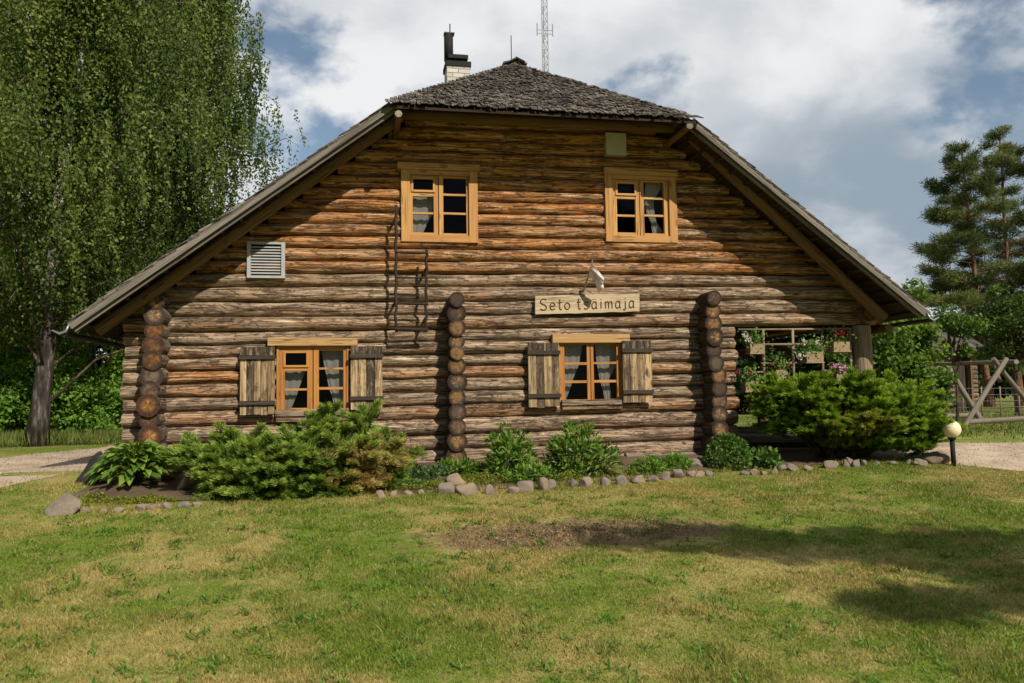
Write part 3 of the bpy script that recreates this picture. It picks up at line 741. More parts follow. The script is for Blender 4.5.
# gutters on both eaves, with a bracket tip at the front
for sgn, xe in ((-1, XL), (1, XR)):
    m = MB(); zc = roof_z(xe)-.075; xc = xe+sgn*.07; pr = []
    for k in range(9):
        an = math.pi+math.pi*k/8; pr.append((xc+.06*math.cos(an), zc+.06*math.sin(an)))
    vs = [(q[0], OV-.02, q[1]) for q in pr]+[(q[0], BACK+.3, q[1]) for q in pr]
    m.add(vs, [(i, i+1, 10+i, 9+i) for i in range(8)]+[tuple(range(9))])
    go_ = part(m, 'gutter', GUTT, house, True)
    br = MB(); br.tube([(xe+sgn*.0, OV-.03, zc+.09), (xe+sgn*.03, OV-.04, zc+.0), (xe+sgn*.1, OV-.04, zc-.03), (xe+sgn*.19, OV-.04, zc+.015)], [.014, .016, .016, .01], .5, 6)
    part(br, 'gutter_bracket', GALV, house, True)
# chimney
cY = AY+1.6
def chim():
    a, b = P(447, 84, cY), P(470, 84, cY); zt, zb = P(458, 66, cY)[2], P(458, 92, cY)[2]-.9
    x0, x1 = a[0], b[0]; wd = x1-x0
    m = MB(); vs, lcs = [], []
    for z in (zb, zt):
        for k, (x, y) in enumerate(((x0, cY), (x1, cY), (x1, cY+wd), (x0, cY+wd))): vs.append((x, y, z)); lcs.append((k*wd, z, 0))
    for k in range(4):
        q = [vs[k], vs[(k+1) % 4], vs[4+(k+1) % 4], vs[4+k]]
        m.add(q, [(0, 1, 2, 3)], .5, [(0, q[0][2], 0), (wd, q[0][2], 0), (wd, q[2][2], 0), (0, q[2][2], 0)])
    m.add(vs[4:], [(0, 1, 2, 3)])
    c = part(m, 'chimney', BRICK, house)
    k = MB(); k.box(x0-.025, x1+.025, cY-.025, cY+wd+.025, zt, zt+.09); k.box(x0+.05, x0+.09, cY+.1, cY+.14, zt+.09, zt+.22); k.box(x1-.12, x1-.08, cY+.1, cY+.14, zt+.09, zt+.2)
    part(k, 'chimney_cap', BLACKM, c)
    k = MB(); cx = x0+.06; zz0, zz1 = P(449, 57, cY)[2], P(449, 30, cY)[2]
    k.tube([(cx, cY+.2, zz0), (cx, cY+.2, zz1)], .088, .5, 20); part(k, 'flue_pipe', BLACKM, c, True)
    k = MB(); k.box(cx-.02, x1-.02, cY+.06, cY+.34, P(460, 55, cY)[2]-.035, P(460, 53, cY)[2]+.0); part(k, 'cowl', BLACKM, c)
    k = MB(); k.tube([(cx+.03, cY+.2, zz1), (cx+.03, cY+.2, P(449, 19, cY)[2])], .012, .5, 6); k.box(cx-.09, cx+.11, cY+.12, cY+.28, zz1, zz1+.02); part(k, 'wind_vane', IRON, c)
chim()
k = MB(); k.tube([(RX-.06, AY, RZ+.1), (RX-.06, AY, P(521, 36, AY)[2])], .008, .5, 6); part(k, 'lightning_rod', IRON, house)

# ---- windows
def window(outer, cols, head, sill, casing, mats, curtains, tall):
    x0, x1, z0, z1 = rect(*outer); CAS, SASH = mats
    m = MB()
    cw = casing
    ya, yb = (-.085, -.0)
    if cw > .03:
        m.box(x0, x0+cw, ya, .16, z0, z1, .3+.5*random.random(), 2); m.box(x1-cw, x1, ya, .16, z0, z1, .3+.5*random.random(), 2)
        m.box(x0+cw+.002, x1-cw-.002, ya+.003, .16, z1-cw*.75, z1, .5, 0); m.box(x0+cw+.002, x1-cw-.002, ya+.003, .16, z0, z0+cw*.8, .5, 0)
    else:
        m.box(x0, x0+cw, -.06, .2, z0, z1, .5, 2); m.box(x1-cw, x1, -.06, .2, z0, z1, .5, 2); m.box(x0+cw+.002, x1-cw-.002, -.057, .2, z1-cw, z1, .5, 0); m.box(x0+cw+.002, x1-cw-.002, -.057, .2, z0, z0+cw, .5, 0)
    wn = part(m, 'window', CAS, house)
    ix0, ix1, iz0, iz1 = x0+cw, x1-cw, z0+cw*.8, z1-cw*.75
    # jamb lining closes the gaps to the logs
    j = MB(); j.box(x0+.005, x0+.02, .165, .3, z0, z1); j.box(x1-.02, x1-.005, .165, .3, z0, z1); j.box(x0+.02, x1-.02, .165, .3, z1-.02, z1-.005); j.box(x0+.02, x1-.02, .165, .3, z0+.005, z0+.02); part(j, 'jamb', DARKIN, wn)
    gcols = []
    for (a, b, rows) in cols:
        gx0, gx1 = P(a, (outer[1]+outer[3])/2)[0], P(b, (outer[1]+outer[3])/2)[0]
        gcols.append((gx0, gx1, [(P((a+b)/2, r1)[2], P((a+b)/2, r0)[2]) for r0, r1 in rows]))
    mid = (gcols[0][1]+gcols[1][0])/2
    glass = MB()
    for ci, (gx0, gx1, rows) in enumerate(gcols):
        sx0, sx1 = (ix0, mid-.004) if ci == 0 else (mid+.004, ix1); s_ = MB(); ys0, ys1 = -.045, .02
        top, bot = rows[0][1], rows[-1][0]
        s_.box(sx0+.003, gx0, ys0, ys1, iz0+.003, iz1-.003, random.random(), 2); s_.box(gx1, sx1-.003, ys0, ys1, iz0+.003, iz1-.003, random.random(), 2)
        s_.box(gx0+.001, gx1-.001, ys0+.003, ys1, top, iz1-.003, .6, 0); s_.box(gx0+.001, gx1-.001, ys0+.003, ys1, iz0+.003, bot, .6, 0)
        for r in range(len(rows)-1):
            s_.box(gx0+.001, gx1-.001, ys0+.005+.01*(r > 0), ys1-.01, rows[r+1][1], rows[r][0], .8, 0)
        if ci == 0 and tall:                 # small opening vent light in the upper left
            t_, b_ = rows[0][1], rows[0][0]
            s_.box(gx0-.02, gx0+.012, ys0-.018, ys0-.001, b_-.02, t_+.02, .9, 2); s_.box(gx1-.012, gx1+.02, ys0-.018, ys0-.001, b_-.02, t_+.02, .9, 2)
            s_.box(gx0+.012, gx1-.012, ys0-.016, ys0-.001, t_-.01, t_+.02, .9, 0); s_.box(gx0+.012, gx1-.012, ys0-.016, ys0-.001, b_-.02, b_+.01, .9, 0)
        part(s_, 'sash', SASH, wn)
        for (b_, t_) in rows:
            glass.add([(gx0-.004, 0, b_-.004), (gx1+.004, 0, b_-.004), (gx1+.004, 0, t_+.004), (gx0-.004, 0, t_+.004)], [(0, 1, 2, 3)])
    part(glass, 'pane', GLASS, wn)
    hx0, hx1, hz0, hz1 = rect(*head); m = MB(); m.box(hx0, hx1, -.115, .1, hz0, hz1, .6, 0, 0, (0, 0)); part(m, 'head_board', CAS if cw > .03 else PALE, wn)
    if sill:
        hx0, hx1, hz0, hz1 = rect(*sill); m = MB(); hm = hz0+(hz1-hz0)*.45
        m.box(hx0, hx1, -.11, .1, hm, hz1, .5, 0); m.box(hx0+.01, hx1-.01, -.085, .1, hz0, hm-.002, .9, 0); part(m, 'sill', LOGGREY if sill[0] < 400 else LOGGREY, wn)
    for rows in curtains:                    # rows of (y, left x, right x)
        c = MB(); n = 30; vs, fs, lcs = [], [], []
        rr = []
        for i in range(len(rows)-1):
            for q in range(4):
                t = q/4; rr.append(tuple(rows[i][k]+(rows[i+1][k]-rows[i][k])*t for k in range(3)))
        rr.append(rows[-1])
        for (y, a, b) in rr:
            for q in range(n+1):
                u = q/n; p = P(a+(b-a)*u, y, .10); wv = math.sin(u*20+math.sin(u*7)*1.2)
                vs.append((p[0], .11+.008*wv, p[2])); lcs.append((u, y, 0))
        for i in range(len(rr)-1):
            for q in range(n): fs.append((i*(n+1)+q, (i+1)*(n+1)+q, (i+1)*(n+1)+q+1, i*(n+1)+q+1))
        c.add(vs, fs, .5, lcs); part(c, 'curtain', CURT, wn, True)
    return wn
window(WINS['UL'], [(412.5, 433.5, [(179.5, 191.5), (197, 212.5), (214.5, 233)]), (443, 466, [(179, 194.5), (196.5, 213), (215, 234)])],
       (397, 165.5, 478.5, 172), None, .13, (PINE, PINE),
       [[(196, 410, 437), (212, 410, 434), (222, 410, 428), (235, 410, 422)]], True)
window(WINS['UR'], [(616, 634.5, [(184, 195), (199.5, 215), (217, 233)]), (643, 663, [(183, 198), (200, 215), (217, 234)])],
       (602.5, 170.5, 674.5, 177), None, .125, (PINE, PINE),
       [[(182, 646, 666), (200, 644, 654), (214, 647, 655), (222, 651, 657), (235, 653, 666)]], True)
window(WINS['LL'], [(285, 307.5, [(352.5, 366), (371, 388.5), (390.5, 408)]), (319, 343.5, [(350.5, 367.5), (369.5, 387), (389.5, 408)])],
       (268.5, 338.5, 357.5, 346), (276, 409, 349, 421), .03, (PINEO, PINEO),
       [[(369, 282, 306), (388, 282, 299), (397, 282, 296), (409, 282, 291)], [(349, 321, 346), (369, 325, 346), (388, 329, 346), (397, 332, 345), (409, 335, 344)]], True)
window(WINS['LR'], [(564, 586.5, [(345, 362.5), (365, 380.5), (383, 399.5)]), (593, 616, [(345, 362), (364, 380), (382.5, 399)])],
       (551, 334.5, 627.5, 343), (560.5, 399.5, 621, 409), .03, (PINEO, PINEO),
       [[(344, 562, 583), (363, 562, 580), (380, 562, 573), (390, 562, 570), (400, 562, 566)], [(344, 595, 618), (363, 597, 618), (380, 600, 609), (390, 603, 611), (400, 605, 612)]], False)
def shutter(c, planks, label):
    x0, x1, z0, z1 = rect(*c, -.13); m = MB(); n = len(planks); x = x0; wd = (x1-x0)/n; y = -.145
    for q, tn in enumerate(planks):
        ww = wd*random.uniform(.9, 1.1)
        if q == n-1: ww = x1-x
        dz = random.uniform(-.012, .012); yy = y+random.uniform(-.005, .005)
        m.box(x+.003, x+ww-.003, yy, yy+.028, z0+dz, z1-.15, tn, 2); m.box(x+.003, x+ww-.003, yy+.001, yy+.028, z1-.149, z1+dz*.3, min(tn, .12)*.9, 2)
        x += ww
    s = part(m, 'shutter', SHUT, house, False, label=label)
    for zz in (z1-.145, z0+.165):
        b = MB(); b.box(x0-.01, x1+.01, y-.035, y-.006, zz-.025, zz+.03, .3, 0); part(b, 'batten', BATTEN, s)
    for za in (z0+.1, z1-.2): h = MB(); h.box(x0+.02, x1-.02, y+.03, -.03, za, za+.06, .2, 0); part(h, 'spacer', BATTEN, s)
shutter((240, 347, 275, 415), [.85, .1, .8, .65, .55], 'left shutter of pale and charred planks')
shutter((350.5, 346, 382.5, 410), [.75, .85, .2, .8], 'right shutter of bare planks with one dark plank')
shutter((528, 343, 559.5, 407), [.75, .3, .8, .45], 'left shutter under the sign, brown planks')
shutter((622.5, 341, 652, 403), [.3, .75, .5, .9], 'right shutter under the sign, brown planks')
# vent grille
def grille():
    x0, x1, z0, z1 = rect(247, 242, 285, 278, -.09); m = MB(); y = -.1; e = .05
    m.box(x0, x0+e, y, 0, z0, z1); m.box(x1-e, x1, y, 0, z0, z1); m.box(x0+e, x1-e, y+.002, 0, z1-e*.6, z1); m.box(x0+e, x1-e, y+.002, 0, z0, z0+e*.7)
    v = part(m, 'vent_grille', WHITEM, house); s_ = MB(); n = 10
    for i in range(n):
        zc = z0+.05+(z1-z0-.1)*(i+.5)/n
        s_.bar((x0+e, y+.03, zc), (x1-e, y+.03, zc), .026, .006, .5, (0, -.75, .65))
    part(s_, 'louvre', WHITEM, v); b = MB(); b.box(x0+e, x1-e, -.035, -.03, z0+.03, z1-.03); part(b, 'backing', DARKIN, v)
grille()
x0, x1, z0, z1 = rect(606, 133, 626, 155, -.12); m = MB(); m.box(x0, x1, -.13, .0, z0, z1); part(m, 'wall_panel', GREYPANEL, house, label='small blank grey panel under the hip eave')

# ---- veranda
vp = MB(); a, b = P(859, 327, .08), P(864, 380, .08); bx = a[0]+.03
vp.log((bx, .08, 0), (bx-.01, .08, P(860, 326, .08)[2]), .16, .16, .55, .15, 16, .01, .04); part(vp, 'veranda_post', [POLEGREY, ENDGREY], house, True)
for Y in (3.2, 6.2, 9.0):
    m = MB(); m.log((5.9, Y, 0), (5.9, Y, 2.05), .1, .1, .3, .3, 12); part(m, 'veranda_post', [RAFT, ENDG], house, True)
m = MB(); p = P(869, 313, -.2); m.log((p[0], -.22, p[2]), (p[0], BACK, p[2]), .135, .135, .4, .4, 14, .008, .04); part(m, 'veranda_beam', [RAFT, ENDG], house, True)
m = MB(); p = P(882, 336, -.1); m.log((p[0]+.1, -.15, p[2]+.12), (p[0]+.1, BACK, p[2]+.12), .07, .07, .4, .4, 12); part(m, 'purlin', [RAFT, ENDG], house, True)
m = MB(); m.box(3.5, 6.15, .1, BACK, -.04, .14, .3, 1); part(m, 'veranda_floor', SOFFIT, house)
for Y in (1.6, 3.2, 6.2): m = MB(); m.bar((3.5, Y, 2.12), (5.9, Y, 2.12), .1, .12, .5); m.bar((4.7, Y, 2.1), (5.9, Y, 1.5), .07, .09, .5); part(m, 'tie_beam', SOFFIT, house)
for py in (430, 440, 449): m = MB(); a, b = P(737, py, .15), P(862, py, .15); m.log(a, b, .06, .06, .2, .3, 10); part(m, 'rail', [POLEGREY, ENDGREY], house, True)
tr = MB(); TY = .06
def stick(a, b, r=.022): tr.tube([P(*a, TY), P((a[0]+b[0])/2, (a[1]+b[1])/2+.3, TY), P(*b, TY)], r, random.random(), 7)
for x in (763, 792.5, 822, 850): stick((x, 329), (x+1.5, 400))
for a, b in (((762, 344.5), (823, 343.5)), ((761, 363.5), (803, 362.5)), ((738, 372.5), (764, 372)), ((822, 370.5), (851, 370)), ((822, 352), (851, 351.5)), ((738, 391), (756, 391)), ((748, 353.5), (764, 353)), ((800, 362), (823, 361.5)), ((738, 329.5), (860, 328.5))): stick(a, b, .018)
part(tr, 'trellis', TRELL, house, True)

# ------------------------------------------------------------------ things on the wall
def strokes_letter(ch):
    L = {'S': [[(.85, .9), (.5, 1), (.12, .85), (.2, .6), (.7, .42), (.85, .15), (.45, 0), (.05, .12)]],
         'e': [[(.1, .32), (.8, .36), (.7, .6), (.4, .64), (.12, .4), (.2, .1), (.5, 0), (.85, .1)]],
         't': [[(.45, .95), (.42, .15), (.6, 0), (.8, .05)], [(.1, .62), (.8, .66)]],
         'o': [[(.45, .62), (.12, .45), (.12, .15), (.45, 0), (.8, .15), (.8, .45), (.45, .62)]],
         's': [[(.8, .55), (.45, .64), (.15, .5), (.7, .25), (.75, .08), (.4, 0), (.1, .06)]],
         'a': [[(.75, .55), (.4, .64), (.12, .4), (.15, .1), (.45, 0), (.75, .2)], [(.78, .64), (.76, .1), (.9, 0)]],
         'i': [[(.5, .62), (.48, .02)], [(.5, .82), (.5, .87)]],
         'm': [[(.08, .62), (.1, 0)], [(.1, .45), (.3, .62), (.45, .5), (.46, 0)], [(.46, .45), (.7, .62), (.86, .5), (.88, 0)]],
         'j': [[(.6, .62), (.58, 0), (.4, -.2), (.15, -.12)], [(.6, .82), (.6, .87)]]}
    L['ä'] = L['a']+[[(.3, .84), (.3, .88)], [(.62, .84), (.62, .88)]]
    return L[ch]
def sign():
    Y = -.10; a = P(535, 314.5, Y); b = P(639, 311.5, Y); c = P(535, 296, Y); d = P(639, 293.5, Y)
    root = thing('name_sign', (float((a[0]+b[0])/2), Y, float(a[2])), 'pale wooden name board reading Seto tsäimaja above the right lower window', 'sign')
    m = MB(); n = 24; vs, fs, lcs = [], [], []
    for k, yy in enumerate((Y-.02, Y+.02)):
        for i in range(n+1):
            t = i/n
            for (p, q, s) in ((a, b, -1), (c, d, 1)):
                pt = p+(q-p)*t; vs.append((pt[0], yy, pt[2]+.008*mnoise.noise(Vector((t*9, s*3, 1))))); lcs.append((pt[0], k*.03, s*.12))
    o2 = 2*(n+1)
    for i in range(n):
        q = 2*i
        fs += [(q, q+2, q+3, q+1), (o2+q+1, o2+q+3, o2+q+2, o2+q), (q+1, q+3, o2+q+3, o2+q+1), (q+2, q, o2+q, o2+q+2)]
    fs += [(1, 0, o2, o2+1)[::-1], (2*n, 2*n+1, o2+2*n+1, o2+2*n)[::-1]]
    m.add(vs, fs, .5, lcs); part(m, 'board', SIGNW, root)
    txt = 'Seto tsäimaja'; L = MB(); widths = {'S': 1.15, ' ': .5, 'i': .62, 'j': .7, 'm': 1.3, 't': .8}
    ws = [widths.get(ch, 1.0) for ch in txt]; tot = sum(ws); u = 0.0
    wid = b[0]-a[0]; hgt = c[2]-a[2]
    for ch, wv in zip(txt, ws):
        if ch != ' ':
            for st in strokes_letter(ch):
                pts = []
                if len(st) > 2:              # smooth a little
                    for i in range(len(st)-1):
                        for q in range(3):
                            t = q/3; p0, p1, p2, p3 = st[max(i-1, 0)], st[i], st[i+1], st[min(i+2, len(st)-1)]
                            pts.append(tuple(.5*((2*p1[k])+(-p0[k]+p2[k])*t+(2*p0[k]-5*p1[k]+4*p2[k]-p3[k])*t*t+(-p0[k]+3*p1[k]-3*p2[k]+p3[k])*t**3) for k in range(2)))
                    pts.append(st[-1])
                else: pts = st
                P3 = []
                for (gx, gy) in pts:
                    fx = .035+.93*(u+wv*(.1+.8*gx))/tot; fz = .22+.60*gy
                    base = a+(b-a)*fx; P3.append((base[0], Y-.024, base[2]+hgt*fz))
                L.tube(P3, .0085, .5, 6)
        else: part(L, 'lettering', INK, root); L = MB()
        u += wv
    part(L, 'lettering', INK, root)
    for fx in (.12, .88): h = MB(); p = a+(b-a)*fx; h.box(p[0]-.02, p[0]+.02, Y+.021, .0, p[2]+.08, p[2]+.13); part(h, 'hanger', BATTEN, root)
sign()
def flag():
    b0 = P(583, 292, -.12); b1 = P(587.5, 279, -.30); tip = P(592.5, 260, -.55)
    root = thing('flag', tuple(map(float, (b0[0], -.03, b0[2]))), 'small white flag drooping from an angled pole over the name board', 'flag')
    m = MB(); m.tube([(b0[0], -.03, b0[2]-.02), b0, b1, tip], [.014, .014, .012, .009], .5, 8); part(m, 'pole', GALV, root, True)
    h = MB(); h.box(b0[0]-.03, b0[0]+.03, -.125, -.02, b0[2]-.06, b0[2]+.04); part(h, 'holder', POLEGREY, root)
    f = MB(); nu, nv = 14, 14; vs, fs, lcs = [], [], []
    top = Vector(P(591.5, 264, -.50)); mid = Vector(P(589.2, 276, -.36))
    for i in range(nu+1):
        u = i/nu
        for j in range(nv+1):
            v = j/nv
            s_ = top+(mid-top)*v
            # hangs to the right and down in folds
            x = s_.x+u*(.21-.03*v)+.02*math.sin(v*7+u*4)*u
            z = s_.z-u*(.17+.04*v)-.03*u*u-.015*math.sin(v*9)*u
            y = s_.y+.05*math.sin(v*11+u*3)*u+.03*u
            vs.append((x, y, z)); lcs.append((u, v, 0))
    for i in range(nu):
        for j in range(nv): q = i*(nv+1)+j; fs.append((q, q+nv+1, q+nv+2, q+1))
    f.add(vs, fs, .5, lcs); part(f, 'cloth', FLAG, root, True)
flag()
def ladder():
    Y = -.30; pa, pb = P(396, 205, Y), P(396, 332, Y); qa, qb = P(426.5, 250, Y), P(426, 332, Y)
    root = thing('ladder', tuple(map(float, (pb[0]+.2, 0, pb[2]))), 'black pole ladder with few rungs fixed to the log wall below the left attic window', 'ladder')
    def rail(a, b):
        m = MB(); pts = []; n = 16
        for i in range(n+1): t = i/n; q = a+(b-a)*t; pts.append((q[0]+.012*math.sin(i*2.1), Y+.01*math.sin(i*1.3), q[2]))
        m.tube(pts, .021, .5, 7); part(m, 'rail', LADDER, root, True)
    rail(pa, pb); rail(qa, qb)
    for y, r in ((252, .018), (277, .013), (303, .022), (329, .03)):
        m = MB(); a, b = P(395, y, Y), P(428, y+1, Y); m.log(a, b, r, r, .5, .1, 8, .006, .1); part(m, 'rung', [LADDER, LADDER], root, True)
    for (x, y) in ((396, 215), (396, 300), (426.5, 268), (426, 318)):
        m = MB(); a = P(x, y, Y); m.bar(a, (a[0], .0, a[2]), .03, .03, .4); part(m, 'bracket', LADDER, root)
ladder()

# ------------------------------------------------------------------ veranda flower boxes
def planter(c, flower_mat, fpos, label, leaf=L_BOX):
    Y = -.05; x0, x1, z0, z1 = rect(*c, Y); cx = (x0+x1)/2
    root = thing('flower_box', (float(cx), Y, float(z0)), label, 'planter', 'flower boxes on the veranda trellis')
    m = MB(); d = .16; t = .015
    m.box(x0, x1, Y-d/2, Y-d/2+t, z0, z1, .6, 0); m.box(x0, x1, Y+d/2-t, Y+d/2, z0, z1, .6, 0); m.box(x0, x0+t, Y-d/2+t, Y+d/2-t, z0, z1-.003, .6, 1); m.box(x1-t, x1, Y-d/2+t, Y+d/2-t, z0, z1-.003, .6, 1); m.box(x0+t, x1-t, Y-d/2+t, Y+d/2-t, z0+.01, z1-.03, .1, 0)
    m.box(x0-.015, x1+.015, Y-d/2-.01, Y+d/2+.01, z0-.02, z0-.001, .8, 0); part(m, 'box', TERRA, root)
    n = 260; c0 = np.array([cx, Y, z1+.06]); q = c0+rng.normal(size=(n, 3))*np.array([(x1-x0)*.42, .07, .085])+np.array([0, 0, .0])
    V = rhombs(q, rdir(n)+np.array([0, 0, .2]), rdir(n)+np.array([0, -1, 1]), rng.uniform(.03, .06, n), rng.uniform(.025, .045, n))
    quads('leaves', V, leaf, rng.uniform(0, 1, n), 4, root, root.location)
    for (fx, fy, r, k) in fpos:
        p = P(fx, fy, Y-.09); rr = r*DEP(p)/FPX
        k = int(k*.6); q = p+rng.normal(size=(k, 3))*rr*.5; n = len(q)
        V = rhombs(q, rdir(n), rdir(n)+np.array([0, -1.5, .7]), rng.uniform(.03, .045, n), rng.uniform(.03, .04, n)); quads('flowers', V, flower_mat, rng.uniform(0, 1, n), 4, root, root.location)
planter((748, 344, 760.5, 353), L_WHITE, [(746, 337, 4, 50), (750, 339, 2.5, 20)], 'bark flower box with white blooms, upper left of the veranda trellis')
planter((804, 352, 820.5, 362), L_WHITE, [(800, 357, 4, 50), (805, 342.5, 2.5, 26), (818, 343, 2.5, 20)], 'bark flower box with white blooms in the middle of the veranda trellis')
planter((831, 342, 847, 351), L_RED, [(842, 333, 4, 60), (837, 335, 2.5, 25)], 'bark flower box with red blooms beside the veranda post')
planter((743.5, 381, 757, 391), L_RED, [(738, 372, 2.2, 20), (750, 373, 2.2, 20)], 'lowest bark flower box near the log wall with a few red blooms')
planter((773, 370, 785, 377), L_RED, [(771, 365, 2, 18), (789, 366, 2, 14)], 'pale flower box half hidden behind the top of the right juniper')
planter((834, 374, 850, 384), L_PINK, [(835, 367, 4, 50), (843, 370, 5, 80), (850, 374, 4, 50)], 'flower box of pink blooms at the foot of the veranda post', L_BUSH)

# ------------------------------------------------------------------ foliage builders
def trunk_mesh(mb, base, top, r0, r1, bend=.3, n=12, seed=0.0):
    base, top = Vector(base), Vector(top); pts, rad = [], []
    for i in range(n+1):
        t = i/n; p = base.lerp(top, t); q = mnoise.noise_vector(Vector((t*2.3+seed, seed*.7, 1.3)))
        p += Vector((q.x, q.y, 0))*bend*t*(1.2-t*.4); fl = 1+.5*math.exp(-t*n*1.4)
        pts.append(p); rad.append((r0+(r1-r0)*t)*fl)
    mb.tube(pts, rad, .5, 12); return pts
def clump_leaves(centers, radii, per, ln, wd, flat=.8, out=.4, dens_tone=None, center=None):
    """leaves scattered in clumps (centers Nx3, radii N)"""
    C_ = np.repeat(centers, per, axis=0); r_ = np.repeat(radii, per)[:, None]; n = len(C_)
    u = rdir(n)*(rng.uniform(.15, 1, (n, 1))**.5); q = C_+u*r_*np.array([1, 1, flat])
    t = np.repeat(rng.uniform(.1, .75, len(centers)), per)+rng.uniform(-.25, .25, n)+.15*u[:, 2]
    nrm = unit(u*out+rdir(n)*.8+np.array([0, -.15, .45]))
    d = np.cross(nrm, rdir(n))
    V = rhombs(q, d, nrm, rng.uniform(.75, 1.25, n)*ln, rng.uniform(.75, 1.2, n)*wd, .12)
    return V, t
def ellip_points(n, c, r, shell=.55):
    u = rdir(n); s = rng.uniform(shell, 1, (n, 1)); return np.array(c)+u*s*np.array(r), s[:, 0]

def broad_tree(name, base, height, lobes, leaf, bark, label, cat='tree', group=None, nclump=60, per=90, ln=.12, wd=.09, tr=.12, cr=.5, limbs=True):
    root = thing(name, tuple(map(float, base)), label, cat, group); b = Vector(base)
    m = MB(); top = b+Vector((random.uniform(-.3, .3), random.uniform(-.3, .3), height*.75)); pts = trunk_mesh(m, b-Vector((0, 0, .1)), top, tr, tr*.25, .3, 10, random.random()*9)
    cs, rs = [], []
    tot = sum(l[1][0]*l[1][1]*l[1][2] for l in lobes)
    for (c, r) in lobes:
        k = max(3, int(nclump*r[0]*r[1]*r[2]/tot)); q, s = ellip_points(k, np.array(base)+np.array(c), r, .35); cs.append(q); rs.append(np.full(k, cr)*rng.uniform(.6, 1.3, k))
    cs, rs = np.concatenate(cs), np.concatenate(rs)
    cs[:, 2] = np.maximum(cs[:, 2], base[2]+.15)
    if limbs:
        for q in cs[::max(1, len(cs)//26)]:
            a = pts[min(len(pts)-1, max(1, int(len(pts)*.15+len(pts)*.7*min(1, max(0, (q[2]-base[2])/height*.8)))))]
            mid = a.lerp(Vector(q), .5)+Vector((0, 0, .1*height*.3)); m.tube([a, mid, Vector(q)], [tr*.35, tr*.22, tr*.06], .5, 6)
    part(m, 'trunk', bark, root, True)
    V, t = clump_leaves(cs, rs, per, ln, wd); V[:, :, 2] = np.maximum(V[:, :, 2], base[2]+.02)
    quads('crown', V, leaf, t, 4, root, root.location); return root

def birch(base, height, lean, label, seed, nb=46, strands=20, spread=3.2, zmin=2.2, ln=.075, leaves=46, tr=.28, openf=False):
    global rng
    rng = np.random.default_rng(seed); random.seed(seed)
    root = thing('birch_tree', tuple(map(float, base)), label, 'tree', 'birches left of the house'); b = Vector(base); m = MB(); lm = MB()
    pts = trunk_mesh(m, b-Vector((0, 0, .1)), b+Vector((lean[0], lean[1], height)), tr, .04, .5, 18, seed*1.7)
    S, D, T = [], [], []
    for k in range(nb):
        t = .11+.86*(k/nb)**.95; i = min(len(pts)-2, int(t*18)); a = pts[i]
        an = k*2.399+random.uniform(-.4, .4); L = spread*(1-(max(0, t-.25)/.8)**1.6)*random.uniform(.65, 1.15)
        if t < .25: L *= .8
        e = a+Vector((math.cos(an)*L, math.sin(an)*L, L*random.uniform(.45, .9))); mid = a.lerp(e, .5)+Vector((0, 0, .15*L))
        br = [a, mid, e, e+Vector((math.cos(an)*.4, math.sin(an)*.4, -.25))]
        lm.tube(br, [.032*(1.3-t), .022*(1.3-t), .010, .005], .5, 6)
        tone = random.uniform(.1, .7)
        for s in range(strands):
            u = random.uniform(.25, 1.05); p = br[0].lerp(br[1], u*2) if u < .5 else br[1].lerp(br[2], (u-.5)*2)
            S.append(np.array(p)+rng.normal(size=3)*np.array([.28, .28, .22])); D.append(random.uniform(.7, 2.6)*(.6+.5*u)); T.append(tone+random.uniform(-.2, .2))
    part(m, 'trunk', BIRCHBARK, root, True); part(lm, 'limbs', BARK, root, True)
    for _ in range(620):
        t = random.uniform(.2, .97); i = min(17, int(t*18)); p = pts[i].lerp(pts[i+1], t*18-i); an = random.uniform(0, 6.283); rr = random.uniform(.25, 1.15)
        S.append(np.array(p)+np.array([math.cos(an)*rr, math.sin(an)*rr, random.uniform(-.2, .6)])); D.append(random.uniform(.7, 2.0)); T.append(random.uniform(0, .7))
    S = np.array(S); n = len(S); Lr = np.array(D); T = np.array(T)
    drift = rng.normal(size=(n, 2))*.18
    u = rng.uniform(0, 1, (n, leaves)); q = np.repeat(S[:, None, :], leaves, axis=1)
    q[:, :, 2] -= u*Lr[:, None]; q[:, :, 0] += drift[:, :1]*u; q[:, :, 1] += drift[:, 1:]*u
    q = (q+rng.normal(size=q.shape)*np.array([.042, .042, .05])).reshape(-1, 3); tt = np.repeat(T, leaves)+rng.uniform(-.3, .3, n*leaves)
    keep = q[:, 2] > np.maximum(zmin, 1.3+.80*(9.2-q[:, 1]) if openf else 0)+rng.uniform(-.4, .4, len(q)); q, tt = q[keep], tt[keep]; n = len(q)
    nrm = unit(rdir(n)+np.array([0, -.2, .25])); d = unit(np.cross(nrm, rdir(n))+np.array([0, 0, -.7]))
    V = rhombs(q, d, nrm, rng.uniform(.6, 1.4, n)*ln, rng.uniform(.6, 1.2, n)*ln*.75, .1)
    quads('crown', V, L_BIRCH, tt, 4, root, root.location)

